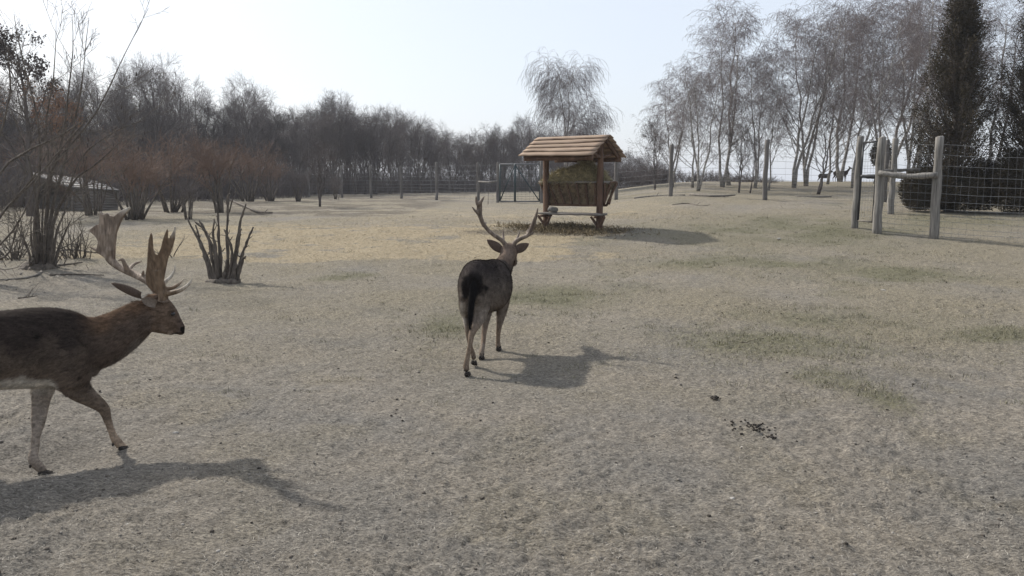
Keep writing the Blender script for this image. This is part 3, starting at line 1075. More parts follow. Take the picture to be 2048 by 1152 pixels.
for p_, r_ in stems_px(hz, Yh, 3.9, .4, g, 14, .8):
    V, Fc = tubes(p_, r_, 8)
    obj('stem', mesh_np('hazel_stem', V - gp, Fc, True), M['stem'], e)
    tp.append(p_[0] - gp)
    tr_.append(r_[0])
tp, tr_ = np.array(tp), np.array(tr_)
c1 = grow(g, tp, tr_, 6, (.3, .98), (.5, 1.4), (20, 55), 6, .08, .10, .4, .3, .3, .005)
c2 = grow(g, *c1, 5, (.2, 1), (.25, .7), (20, 55), 4, .06, .14, .6, .5, .3, .004)
c3 = grow(g, *c2, 3, (.2, 1), (.1, .35), (20, 60), 3, .03, .2, .7, .6, .3, .0035)
V, Fc = merge([tubes(*c1, 4, caps=False), tubes(*c2, 3, caps=False), tubes(*c3, 3, caps=False)])
obj('twigs', mesh_np('hazel_twigs', V, Fc), M['stem'], e)
# hanging catkins at the twig ends
en = c2[0][:, -1]
en = en[(en[:, 2] > 2.0) & (en[:, 2] < 3.9) & (g.random(len(en)) < .4)]
Pt = np.stack([en, en - np.array([0, 0, .035]), en - np.array([0, 0, .075])], 1)
V, Fc = tubes(Pt, np.array([[.004, .008, .004]]).repeat(len(en), 0), 5)
o = obj('catkins', mesh_np('hazel_catkins', V, Fc), M['brown_leaf'], e)
o['kind'] = 'stuff'
c = gp + np.clip(g.normal(size=(70, 3)), -1.6, 1.6) * np.array([.14, .11, .03])
V, Fc = fuse(pebbles(g, c, g.uniform(.08, .13, 70), 1.3), .025, 2)
obj('stool', mesh_np('hazel_stool', V - gp, Fc), M['stem'], e)

# second hazel out at the side, its stems slanting in
gp = base(-95, 12.6)
hz = [[(-95, 585), (-60, 520), (0, 430), (60, 370), (130, 290), (178, 232)], [(-90, 585), (-40, 500), (10, 420), (70, 350), (110, 270)],
      [(-100, 585), (-50, 470), (0, 345), (60, 300), (118, 272), (170, 240)], [(-90, 585), (-30, 520), (20, 468), (50, 420), (78, 350)],
      [(-85, 585), (-30, 530), (14, 510), (33, 460), (38, 440)], [(-100, 585), (-60, 440), (-10, 300), (20, 190), (15, 90)]]
e = thing('hazel_shrub', 'hazel at the picture edge with pale stems slanting inward', 'shrub', gp)
tp, tr_ = [], []
for p_, r_ in stems_px(hz, 12.6, 3.0, .9, g, 14, .6):
    V, Fc = tubes(p_, r_, 8)
    obj('stem', mesh_np('slanting_stem', V - gp, Fc, True), M['stem'], e)
    tp.append(p_[0] - gp)
    tr_.append(r_[0])
tp, tr_ = np.array(tp), np.array(tr_)
c1 = grow(g, tp, tr_, 7, (.25, .98), (.4, 1.1), (20, 60), 5, .05, .12, .4, .3, .3, .005)
c2 = grow(g, *c1, 5, (.2, 1), (.2, .6), (20, 55), 4, .04, .14, .6, .5, .3, .004)
V, Fc = merge([tubes(*c1, 4, caps=False), tubes(*c2, 3, caps=False)])
obj('twigs', mesh_np('slanting_twigs', V, Fc), M['stem'], e)

# low bramble-like shoots beside the hazel
for px, py, lab in ((150, 520, 'low tuft of dry upright shoots right beside the big hazel'), (28, 520, 'low tangle of dry shoots between the two hazels'), (330, 515, 'single thin dry sapling on the straw edge by the stub bush')):
    gp = on_ground(px, py)
    k = 26 if px < 300 else 3
    d = nrm(np.stack([g.normal(size=k) * .45, g.normal(size=k) * .45, np.ones(k)], -1))
    pts = [np.stack([g.normal(size=k) * .1, g.normal(size=k) * .1, np.full(k, -.04)], -1)]
    L = g.uniform(.4, 1.0, k)[:, None] * (.6 if px > 300 else 1)
    for q in range(4):
        d = nrm(d + g.normal(size=d.shape) * .12)
        pts.append(pts[-1] + d * L / 4)
    p_ = np.stack(pts, 1)
    r_ = np.linspace(.012, .005, 5)[None].repeat(k, 0)
    tw = grow(g, p_, r_, 4, (.2, 1), (.12, .35), (30, 65), 3, .05, .2, .6, .5, .2, .004)
    e = thing('dry_shoots', lab, 'plant', gp)
    V, Fc = tubes(p_, r_, 5)
    obj('stems', mesh_np('shoot_stems', V, Fc), M['stem'], e)
    V, Fc = tubes(*tw, 3, caps=False)
    obj('twigs', mesh_np('shoot_twigs', V, Fc), M['stem'], e)['kind'] = 'stuff'


# tree that kept its dead leaves, at the upper corner
def leafy(name, label, px, Yv, ptop, seed, leafs):
    b = base(px, Yv)
    H = P(px, ptop, Yv)[2] - b[2]
    g = np.random.default_rng(seed)
    p, r = trunk_path(g, H * .85, 9, .08, .12, .03)
    a = grow(g, p, r, 15, (.2, .97), (H * .3, H * .45), (35, 60), 6, .10, .1, .45, .3, .5, .012)
    c2 = grow(g, *a, 7, (.2, 1), (.6, 1.3), (25, 55), 5, .06, .14, .5, .4, .4, .007)
    c3 = grow(g, *c2, 5, (.2, 1), (.3, .6), (25, 60), 4, .05, .18, .6, .5, .4, .006)
    e = thing(name, label, 'tree', b)
    V, Fc = merge([tubes(p, r, 8), tubes(*a, 5)])
    obj('trunk', mesh_np('leafy_trunk', V, Fc, True), M['bark'], e)
    V, Fc = merge([tubes(*c2, 4, caps=False), tubes(*c3, 3, caps=False)])
    obj('crown', mesh_np('leafy_crown', V, Fc), M['twig'], e)
    ends = c3[0][:, 1:].reshape(-1, 3)
    for nm, mt, (z0, z1), cnt, sz in leafs:
        q = ends[(ends[:, 2] > z0 * H) & (ends[:, 2] < z1 * H)]
        q = q[fbm(q[:, 0] + q[:, 1], q[:, 2], .7, 2, seed) > -.12]
        q = q[g.integers(0, len(q), cnt)] + g.normal(size=(cnt, 3)) * .06
        d, s = nrm(g.normal(size=q.shape) + np.array([0, 0, -.4])), nrm(g.normal(size=q.shape))
        L = g.uniform(.7, 1.3, (cnt, 1)) * sz
        V = np.stack([q, q + d * L * .5 + s * L * .35, q + d * L, q + d * L * .5 - s * L * .35], 1).reshape(-1, 3)
        o = obj(nm, mesh_np(nm, V, np.arange(cnt)[:, None] * 4 + np.array([[0, 1, 2, 3]])), mt, e)
        o['kind'] = 'stuff'


leafy('leafy_tree', 'tree holding on to dark withered leaf clumps above rusty lower leaves', 62, 26, 50, 5, (('dark_leaves', M['brown_leaf'], (.66, .98), 2800, .095), ('rusty_leaves', M['rust_leaf'], (.46, .70), 3000, .075)))

# ------------------------------------------------------------------ the hazy March air
V, Fc = box((0, 0, 4.5), (1500, 1500, 24))
m = bpy.data.materials.new('haze')
m.use_nodes = True
m.node_tree.nodes.remove(m.node_tree.nodes['Principled BSDF'])
pv = m.node_tree.nodes.new('ShaderNodeVolumePrincipled')
pv.inputs['Color'].default_value = (.86, .90, 1.0, 1)
pv.inputs['Density'].default_value = 0.0006
pv.inputs['Anisotropy'].default_value = 0.45
m.node_tree.links.new(pv.outputs[0], m.node_tree.nodes['Material Output'].inputs['Volume'])
tag(obj('haze', mesh_np('haze', V, Fc), m), 'thin pale haze in the air over the paddock and the wood', 'haze', kind='stuff')

# ------------------------------------------------------------------ fallen branches
for i, (pl, r, mt, lab) in enumerate([
        ([(0, 535), (25, 536), (48, 528)], 2.0, 'stem', 'dark fallen branch lying in front of the slanting hazel stems'),
        ([(84, 548), (70, 556), (40, 562), (0, 564)], 2.6, 'pale_stick', 'pale curved fallen branch at the foot of the big hazel'),
        ([(92, 539), (130, 536), (165, 531)], 2.6, 'stem', 'straight grey stick lying right beside the hazel stool'),
        ([(150, 537), (175, 539), (196, 543)], 1.6, 'stem', 'short thin stick lying beyond the end of the straight stick'),
        ([(100, 554), (150, 553), (208, 555)], 1.8, 'stem', 'long thin stick lying in front of the straight grey stick'),
        ([(105, 512), (140, 505), (200, 512)], 2.2, 'stem', 'bent fallen branch behind the hazel, close to the straw'),
        ([(42, 552), (55, 535), (66, 518)], 2.4, 'pale_stick', 'pale stick leaning against the foot of the big hazel'),
        ([(36, 602), (55, 600), (75, 597)], 1.6, 'stem', 'small dark stick on bare soil behind the near stag'),
        ([(455, 400), (490, 415), (515, 427), (545, 429)], 1.6, 'stem', 'dark fallen branch on the grass right of the stub bush top'),
        ([(1480, 688), (1500, 690), (1515, 692)], 1.0, 'stem', 'tiny twig lying in the faded green patch'),
        ([(1268, 398), (1310, 394), (1370, 392)], 2.2, 'pale_stick', 'pale fallen birch branch lying under the fence by the birches'),
        ([(1380, 392), (1430, 395), (1470, 393)], 2.4, 'pale_stick', 'second pale birch branch lying between the far fence posts'),
        ([(1345, 411), (1375, 408), (1400, 413), (1420, 411)], 1.4, 'stem', 'dark crooked twig on the grass before the birches'),
        ([(1590, 395), (1630, 396), (1662, 395)], 2.2, 'pale_stick', 'pale log lying at the foot of the small dark tree')]):
    pts = []
    for px, py in pl:
        q = on_ground(px, py)
        q[2] += .02 + .02 * (i % 3)
        pts.append(q)
    if 'leaning' in lab:
        pts[-1] = P(66, 518, pts[0][1] + .1)
    pts = resample(np.array(pts), 9)
    n0 = pts[0].copy()
    rr = r * n0[1] / F * np.linspace(1.1, .6, 9)
    V, Fc = merge([tubes(pts[None] - n0, rr[None], 7), tubes(*grow(g, pts[None] - n0, rr[None], 3, (.2, .9), (.1, .35), (30, 60), 4, .02, .1, .5, .4, .2, .004), 5)])
    tag(obj('fallen_branch', mesh_np('fallen_branch', V, Fc, True), M[mt], None, tuple(n0)), lab, 'branch', 'fallen branches')


# ------------------------------------------------------------------ fences
def post_mesh(p0, p1, r, sides=9, seed=0, name='post'):
    g = np.random.default_rng(seed)
    t = np.linspace(0, 1, 9)[:, None]
    pts = p0 * (1 - t) + p1 * t + np.concatenate([g.normal(size=(9, 2)) * r * .12, np.zeros((9, 1))], 1)
    rr = r * (1.08 - .16 * t[:, 0]) * (1 + .05 * g.normal(size=9))
    pts = np.vstack([pts, pts[-1] + np.array([g.normal() * .01, 0, .02])])
    rr = np.append(rr, rr[-1] * .75)
    V, Fc = tubes(pts[None], rr[None], sides)
    return mesh_np(name, V, Fc, True)


def wires(a, b, h, levels, step, rad, zoff=0):
    """Wire mesh between two posts a, b (base points)."""
    L = np.linalg.norm((b - a)[:2])
    n = max(3, int(L / .8))
    t = np.linspace(0, 1, n + 1)[:, None]
    bs = a * (1 - t) + b * t
    bs[:, 2] = height(bs[:, 0], bs[:, 1]) * .5 + bs[:, 2] * .5
    g = np.random.default_rng(int(abs(a[0] * 100)) + 1)
    hor = []
    for lv in levels:
        q = bs.copy()
        q[:, 2] += lv * h + g.normal(size=len(q)) * .008 - .02 * np.sin(np.pi * t[:, 0])
        hor.append(q)
    hor = np.array(hor)
    parts = [tubes(hor, np.full(hor.shape[:2], rad), 4, caps=False)]
    m = int(L / step)
    if m > 1:
        u = (np.arange(m) + .5) / m
        lo = np.stack([np.interp(u, t[:, 0], hor[0][:, k]) for k in range(3)], -1)
        hi = np.stack([np.interp(u, t[:, 0], hor[-1][:, k]) for k in range(3)], -1)
        mid = (lo + hi) / 2 + g.normal(size=lo.shape) * .012
        parts.append(tubes(np.stack([lo, mid, hi], 1), np.full((m, 3), rad * .55), 4, caps=False))
    return merge(parts)


def fence(name, label, posts, H, levels, step, rad, r, mat_post, mat_wire, skip=()):
    """posts: [(pixel, distance)]; each post and each span of wire is a part."""
    pb = [base(px, Yv) for px, Yv in posts]
    e = thing(name, label, 'fence', pb[0])
    for i, b in enumerate(pb):
        hh = H * (1 + .03 * math.sin(i * 2.3))
        obj('post', post_mesh(b - pb[0] - np.array([0, 0, .2]), b - pb[0] + np.array([.02 * math.sin(i * 5), 0, hh]), r * (1 + .12 * math.sin(i * 3.1)), 9, i), mat_post, e)
        if i + 1 < len(pb) and i not in skip:
            V, Fc = wires(b, pb[i + 1], H * .96, levels, step, rad)
            o = obj('wire_mesh', mesh_np('wire_mesh', V - pb[0], Fc), mat_wire, e)
    return e, pb


LV = np.array([.01, .06, .115, .175, .24, .31, .39, .475, .565, .66, .76, .88, .985])
FAR = np.array([.02, .1, .18, .27, .36, .46, .57, .69, .82, .97])
fence('paddock_fence', 'long weathered post and wire fence in front of the wood', [(455, 61), (546, 58), (618, 56), (684, 54.5), (742, 53), (803, 50.5), (874, 46), (957, 42.5), (996, 41.5)], 2.15, FAR, .5, .005, .085, M['far_post'], M['far_wire'])
fence('outer_fence', 'lower outer wire fence on thin posts at the wood edge', [(640, 66), (727, 72), (775, 74), (823, 75), (862, 76), (899, 77), (970, 78), (1060, 79)], 1.6, FAR[::2], 1.0, .006, .06, M['far_post'], M['far_wire'])
fence('birch_fence', 'post and wire fence running before the birch grove', [(1083, 41), (1232, 36), (1341, 32.2), (1529, 29.2), (1768, 28.5)], 2.2, FAR, .45, .004, .085, M['far_post'], M['far_wire'])
e, pb = fence('near_fence', 'near wire mesh fence on thick weathered posts before the conifers', [(1753, 18.9), (1867, 18.1), (2120, 17.0), (2420, 16.3)], 2.26, LV, .14, .0034, .10, M['post'], M['wire'])


def log(name, p0, p1, r, parent, org, m, seed=1):
    g = np.random.default_rng(seed)
    t = np.linspace(0, 1, 9)[:, None]
    pts = p0 * (1 - t) + p1 * t + g.normal(size=(9, 3)) * r * .07
    pts[:, 2] += -.05 * np.sin(np.pi * t[:, 0]) * (seed % 2)
    V, Fc = tubes((pts - org)[None], (r * (1 + .1 * g.normal(size=9)))[None], 9)
    return obj(name, mesh_np(name, V, Fc, True), m, parent)


log('rail', P(1757, 346, 18.75), P(1876, 350, 18.0), .065, e, pb[0], M['post'], 1)
log('rail', P(1722, 353, 19.3), P(1762, 353, 19.0), .05, e, pb[0], M['black_steel'], 2)
# narrow gate with black frame between the two posts
g0 = base(1709, 19.6)
ge = thing('narrow_gate', 'narrow black framed mesh gate between two thick posts', 'gate', g0)
obj('post', post_mesh(np.array([0, 0, -.2]), np.array([.02, 0, 2.26]), .085, 9, 41), M['post'], ge)
c = [P(1716, 441, 19.5), P(1745, 444, 19.1), P(1757, 283, 19.1), P(1727, 285, 19.5)]
for i in range(4):
    a, b = c[i], c[(i + 1) % 4]
    V, Fc = tubes(np.stack([a, (a + b) / 2, b])[None] - g0, np.full((1, 3), .024), 8)
    obj('frame_bar', mesh_np('frame_bar', V, Fc, True), M['black_steel'] if i else M['pale_stick'], ge)
gp_ = []
for k in np.linspace(.06, .94, 12):
    gp_.append(np.stack([c[0] * (1 - k) + c[3] * k, c[1] * (1 - k) + c[2] * k]))
for k in (.2, .4, .6, .8):
    gp_.append(np.stack([c[0] * (1 - k) + c[1] * k, c[3] * (1 - k) + c[2] * k]))
gp_ = np.array(gp_)
gp_ = np.stack([gp_[:, 0], gp_.mean(1), gp_[:, 1]], 1)
V, Fc = tubes(gp_ - g0, np.full((len(gp_), 3), .0028), 4, caps=False)
obj('wire_mesh', mesh_np('gate_mesh', V, Fc), M['wire'], ge)
# inner post with its rail behind
b = base(1781, 23.2)
e2 = thing('rail_post', 'single weathered post with a dark rail behind the narrow gate', 'post', b)
obj('post', post_mesh(np.array([0, 0, -.2]), np.array([.02, 0, 2.2]), .09, 9, 43), M['post'], e2)
log('rail', P(1764, 342, 23.0), P(1838, 339, 23.6), .05, e2, b, M['far_post'], 4)

# wide green mesh gate in the far fence, with an H brace beside it
g0 = base(999, 41.3)
ge = thing('wide_gate', 'wide dark green tubular mesh gate in the far fence', 'gate', g0)
bl, bm_, br = base(1000, 41.3), base(1030, 41.2), base(1079, 41.1)
Hg = 2.02
bars = [(bl, Hg, .05, br, Hg, .05), ]
up_ = np.array([0, 0, 1.])
for nm, a, b_, r_, mt in (('frame_bar', bl + up_ * .08, bl + up_ * Hg, .04, 'green_steel'), ('frame_bar', bm_ + up_ * .05, bm_ + up_ * Hg, .055, 'green_steel'),
                          ('frame_bar', br + up_ * .08, br + up_ * Hg, .04, 'green_steel'), ('frame_bar', bl + up_ * Hg, br + up_ * Hg, .035, 'far_wire'),
                          ('frame_bar', bl + up_ * .08, br + up_ * .08, .035, 'far_wire'), ('brace', bl + up_ * .1, bm_ + up_ * Hg, .03, 'green_steel'),
                          ('brace', br + up_ * .1, bm_ + up_ * (Hg - .05), .03, 'green_steel')):
    V, Fc = tubes(np.stack([a, (a + b_) / 2, b_])[None] - g0, np.full((1, 3), r_), 8)
    obj(nm, mesh_np(nm, V, Fc, True), M[mt], ge)
V1 = wires(bl + up_ * .08, br + up_ * .08, Hg * .95, np.linspace(.03, .97, 15), .2, .006)
obj('wire_mesh', mesh_np('gate_mesh', V1[0] - g0, V1[1]), M['green_steel'], ge)
ea, eb = base(958, 42.4), base(995, 41.45)
e3 = thing('brace_rail', 'pale cross rail bracing two posts left of the wide green gate', 'rail', ea)
V, Fc = tubes(np.stack([ea + up_ * 1.12, (ea + eb) / 2 + up_ * 1.08, eb + up_ * 1.14])[None] - ea, np.full((1, 3), .05), 8)
obj('pole', mesh_np('brace_pole', V, Fc, True), M['post'], e3)
b = base(976, 38)
V, Fc = tubes(np.array([[[0, 0, -.1], [.01, 0, .35], [.03, 0, .72]]]), np.array([[.016, .014, .012]]), 6)
tag(obj('stake', mesh_np('stake', V, Fc, True), M['pale_stick'], None, tuple(b)), 'thin pale stake stuck in the grass before the brace rail', 'stake')

# ------------------------------------------------------------------ hay feeder
PHI = math.radians(34)
f0 = base(1144, 20.05)
fe = thing('hay_feeder', 'roofed wooden hay feeder with reddish plank roof and V shaped rack', 'feeder', f0, -PHI)
fe_m = np.array([[math.cos(-PHI), -math.sin(-PHI), 0], [math.sin(-PHI), math.cos(-PHI), 0], [0, 0, 1]])


def fw(p):
    return f0 + fe_m @ np.asarray(p, float)


def beam(p0, p1, w, h, seed=0, up=(0, 0, 1), rough=.06, seg=8):
    """Sawn or hewn timber from p0 to p1, slightly uneven."""
    g = np.random.default_rng(seed)
    p0, p1 = np.array(p0, float), np.array(p1, float)
    d = nrm(p1 - p0)
    s = nrm(np.cross(d, np.array(up, float)))
    u_ = np.cross(s, d)
    t = np.linspace(0, 1, seg)
    V = []
    for k in t:
        c = p0 * (1 - k) + p1 * k
        ww, hh = w * (1 + rough * g.normal()), h * (1 + rough * g.normal())
        off = s * g.normal() * w * rough * .4 + u_ * g.normal() * h * rough * .4
        for a, b_ in ((-1, -1), (1, -1), (1, 1), (-1, 1)):
            V.append(c + off + s * a * ww / 2 + u_ * b_ * hh / 2)
    V = np.array(V)
    Q = []
    for i in range(seg - 1):
        for j in range(4):
            Q.append([i * 4 + j, i * 4 + (j + 1) % 4, i * 4 + 4 + (j + 1) % 4, i * 4 + 4 + j])
    Q.append([3, 2, 1, 0])
    Q.append([seg * 4 - 4, seg * 4 - 3, seg * 4 - 2, seg * 4 - 1])
    return V, [np.array(Q)]


def fpart(name, VF, m):
    return obj(name, mesh_np(name, VF[0], VF[1]), m, fe)


RZ, EZ, HW, RL = 2.36, 1.85, .88, 1.04
for s_ in (-1, 1):
    fpart('post', beam((s_ * .79, 0, -.25), (s_ * .80, 0, RZ - .06), .12, .12, 5 + s_, (0, 1, 0)), M['feeder_wood'])
    # brackets carrying the bench
    for v_ in (-1, 1):
        fpart('bracket', beam((s_ * .79 + v_ * .04, -.03, .10), (s_ * .79 + v_ * .19, -.10, .34), .05, .06, 9 + s_ + v_), M['feeder_wood'])
    fpart('crosspiece', beam((s_ * .79, -.26, .335), (s_ * .79, .26, .335), .06, .06, 33 + s_), M['feeder_wood'])
    # rafters on the end
    for v_ in (-1, 1):
        fpart('rafter', beam((s_ * .92, 0, RZ - .09), (s_ * .92, v_ * (HW - .04), EZ - .06), .06, .10, 20 + s_ * 2 + v_), M['feeder_wood'])
        fpart('brace', beam((s_ * .80, v_ * .06, RZ - .55), (s_ * .86, v_ * .55, EZ + .06), .06, .07, 50 + s_ + v_), M['feeder_wood'])
fpart('ridge_beam', beam((-.98, 0, RZ - .10), (.98, 0, RZ - .10), .09, .10, 3), M['feeder_wood'])
for v_ in (-1, 1):
    fpart('eave_beam', beam((-.98, v_ * (HW - .12), EZ - .05), (.98, v_ * (HW - .12), EZ - .07), .07, .12, 30 + v_), M['feeder_wood'])
nb = 5
for v_ in (-1, 1):
    for k in range(nb):
        gk = np.random.default_rng(200 + k + 10 * v_)
        t0, t1 = max(0, (k - .25) / nb), (k + 1.04) / nb
        y0, y1 = v_ * HW * t0 * 1.06, v_ * HW * t1 * 1.06
        z0, z1 = RZ - (RZ - EZ) * t0 * 1.06 + .012, RZ - (RZ - EZ) * t1 * 1.06 + .055
        n_ = 14
        xs = np.linspace(-RL - gk.uniform(0, .03), RL + gk.uniform(0, .03), n_)
        wav = np.cumsum(gk.normal(size=n_)) * .008
        wav -= wav.mean()
        up1 = np.stack([xs, np.full(n_, y0), np.full(n_, z0)], -1)
        lo1 = np.stack([xs, y1 + v_ * wav, z1 - wav * .62 + gk.normal(size=n_) * .003], -1)
        th = np.array([0, -v_ * .012, -.026])
        V = np.concatenate([up1, lo1, up1 + th, lo1 + th])
        i = np.arange(n_ - 1)
        Q = np.concatenate([np.stack([i, i + 1, n_ + i + 1, n_ + i], -1), np.stack([2 * n_ + i, 3 * n_ + i, 3 * n_ + i + 1, 2 * n_ + i + 1], -1),
                            np.stack([n_ + i, n_ + i + 1, 3 * n_ + i + 1, 3 * n_ + i], -1), np.stack([i, 2 * n_ + i, 2 * n_ + i + 1, i + 1], -1),
                            [[0, n_, 3 * n_, 2 * n_], [n_ - 1, 3 * n_ - 1, 4 * n_ - 1, 2 * n_ - 1]]])
        fpart('roof_board', (V, [Q]), M['roof_board'])
# rack
RT, RB, RU, BU = 1.21, .62, 1.04, .84          # rack: height of its rails, half lengths; it hangs behind the posts
FV, BV, FB, BB = .09, .56, .14, .36            # front and back of the rack at top and bottom
for nm, v_, l_, z_, m_ in (('top_rail', FV, RU, RT, 'grey_plank'), ('top_rail', BV, RU, RT, 'grey_plank'), ('bottom_rail', FB, BU, RB, 'feeder_wood'), ('bottom_rail', BB, BU, RB, 'feeder_wood')):
    fpart(nm, beam((-l_ - .03, v_, z_), (l_ - .03, v_, z_ - .005), .055, .06, int(60 + v_ * 50)), M[m_])
for k in range(8):
    xx = -.92 + 1.84 * k / 7
    fpart('slat', beam((xx * 1.04 - .06, FV - .03, RT - .03), (xx * .88 + .05, FB - .03, RB + .02), .045, .045, 70 + k), M['feeder_wood'])
    fpart('slat', beam((xx * 1.04 - .06, BV + .02, RT - .03), (xx * .88 + .05, BB + .02, RB + .02), .045, .045, 80 + k), M['feeder_wood'])
for s_ in (-1, 1):
    fpart('end_rail', beam((s_ * (RU - .06), FV, RT - .01), (s_ * (RU - .06), BV, RT - .01), .05, .05, 90 + s_), M['feeder_wood'])
    fpart('end_slat', beam((s_ * RU * .97, FV + .05, RT - .03), (s_ * BU * .97, FB + .02, RB), .05, .05, 95 + s_), M['feeder_wood'])
    fpart('end_slat', beam((s_ * RU * .97, BV - .05, RT - .03), (s_ * BU * .97, BB - .02, RB), .05, .05, 98 + s_), M['feeder_wood'])
# bench: hewn planks across the posts
fpart('bench_plank', beam((-.93, -.15, .40), (.94, -.17, .395), .14, .055, 101, rough=.12, seg=12), M['grey_plank'])
fpart('bench_plank', beam((-.90, .16, .40), (.90, .16, .395), .16, .05, 103, rough=.10, seg=12), M['grey_plank'])


def hay_blades(g, c, nrm_, n, L, W, tint):
    d = nrm(g.normal(size=(n, 3)) + nrm_ * .3 + np.array([.6, 0, -.1]) * g.choice([-1, 1], (n, 1)))
    s = nrm(np.cross(d, g.normal(size=(n, 3))))
    l, w = g.uniform(*L, (n, 1)), g.uniform(*W, (n, 1))
    m = c + d * l * .5 + g.normal(size=(n, 3)) * .02
    V = np.stack([c - s * w, c + s * w, m + s * w, m - s * w, c + d * l - np.array([0, 0, .03])], 1).reshape(-1, 3)
    k = np.arange(n)[:, None] * 5
    return V, [k + np.array([[0, 1, 2, 3]]), k + np.array([[3, 2, 4]])], np.repeat(tint, 5, 0)


g = np.random.default_rng(8)
# lumpy hay body filling the rack and heaped above it
nx, ny = 60, 26
ux, uy = np.linspace(-1, 1, nx), np.linspace(0, 2 * np.pi, ny, endpoint=False)
Vh = []
for a in ux:
    e_ = 1 - abs(a) ** 8
    topz = RT + (.30 + .20 * math.exp(-((a - .25) / .45) ** 2)) * (1 - abs(a) ** 5.0)
    for q in uy:
        cy_, sz_ = math.cos(q), math.sin(q)
        if sz_ >= 0:
            c_, h_ = (FV + BV) / 2, (BV - FV) / 2 - .02
            yy, zz, le = c_ + h_ * np.sign(cy_) * abs(cy_) ** .8, RT - .02 + (topz - RT) * sz_, .97 - .08 * sz_
        else:
            tz = -sz_
            c_, h_ = (FV + BV) / 2 * (1 - tz) + (FB + BB) / 2 * tz, ((BV - FV) * (1 - tz) + (BB - FB) * tz) / 2
            yy, zz, le = c_ + np.sign(cy_) * abs(cy_) ** .4 * h_, RT - .02 - (RT - RB - .01) * tz, .97 * (1 - tz) + .80 * tz
        if sz_ > .05 and cy_ < 0:
            yy -= (.09 if a < .1 else .03) * (1 - min(1, abs(sz_ - .2) * 1.2))
        Vh.append([a * le - .03, .32 + (yy - .32) * e_ ** .3, zz])
Vh = np.array(Vh)
nz = fbm(Vh[:, 0] * 1 + Vh[:, 1], Vh[:, 2] + .3 * Vh[:, 1], .16, 3, 4)
Vh += nrm(Vh - np.array([0, .32, 1.0])) * (nz * .10 * (Vh[:, 2] > RB + .05))[:, None]
idx = np.arange(nx * ny).reshape(nx, ny)
Qh = np.stack([idx[:-1], np.roll(idx[:-1], -1, 1), np.roll(idx[1:], -1, 1), idx[1:]], -1).reshape(-1, 4)
Th = [list(idx[0][::-1]), list(idx[-1])]
colh = np.where(Vh[:, 2:3] > RT - .02, np.array([[.27, .235, .14]]), np.array([[.19, .145, .095]])) * (1 + nz[:, None] * .5)
n = 14000
ii = g.choice(np.where(Vh[:, 2] > RB + .13)[0], n)
c = Vh[ii] + g.normal(size=(n, 3)) * .02
top_ = c[:, 2:3] > RT - .02
tint = np.where(top_, np.array([[.36, .315, .19]]), np.array([[.27, .205, .135]])) * g.uniform(.45, 1.35, (n, 1))
Vb, Fb, Cb = hay_blades(g, c, nrm(c - np.array([0, .32, 1.])), n, (.06, .18), (.0025, .005), tint)
Vall, Fall = merge([(Vh, [Qh]), (Vb, Fb)])
me = mesh_np('hay', (Vall @ fe_m.T), Fall, False, np.concatenate([colh, Cb]))
tag(obj('hay', me, M['litter'], None, tuple(f0)), 'olive green hay heaped in the rack of the feeder', 'hay', kind='stuff')
# trampled hay on the ground beneath
n = 9000
px_, py_ = g.normal(size=n) * .75, g.normal(size=n) * .4 - .15
w_ = (fe_m @ np.stack([px_ - .2, py_, 0 * px_])).T + f0
zz = height(w_[:, 0], w_[:, 1]) + micro(w_[:, 0], w_[:, 1]) + .12 * np.exp(-(px_ ** 2 / .7 + (py_ - .1) ** 2 / .12)) * g.random(n)
tint = np.array([[.16, .125, .075]]) * g.uniform(.4, 1.4, (n, 1))
Vb, Fb, Cb = hay_blades(g, np.stack([w_[:, 0], w_[:, 1], zz], -1), np.array([[0, 0, .2]]), n, (.06, .2), (.004, .008), tint)
tag(obj('trampled_hay', mesh_np('trampled_hay', Vb, Fb, False, Cb), M['litter']), 'dark trampled hay lying on the soil under the feeder', 'hay', kind='stuff')


def rock(name, label, p, r, m, seed, flat=.7, cat='stone', group=None):
    g = np.random.default_rng(seed)
    bm = bmesh.new()
    bmesh.ops.create_icosphere(bm, subdivisions=3, radius=1)
    v = np.array([q.co[:] for q in bm.verts])
    f = np.array([[q.index for q in h.verts] for h in bm.faces])
    bm.free()
    for k in range(7):
        d = nrm(g.normal(size=(1, 3)))
        cut = g.uniform(.55, .85)
        over = np.maximum((v * d).sum(-1) - cut, 0)
        v = v - d * over[:, None] * .85
    v = v * np.array([r[0], r[1], r[2] if len(r) > 2 else r[0] * flat])
    v += fbm(v[:, 0] * 9 / r[0] * .1, v[:, 1] * 9 / r[0] * .1 + v[:, 2] / r[0], .3, 2, seed)[:, None] * .05 * r[0]
    return tag(obj(name, mesh_np(name, v, f, True), m, None, tuple(p)), label, cat, group)


rock('stone', 'grey stone resting on the bench of the hay feeder', fw((-.50, -.13, .50)), (.14, .11, .10), M['stone'], 3)

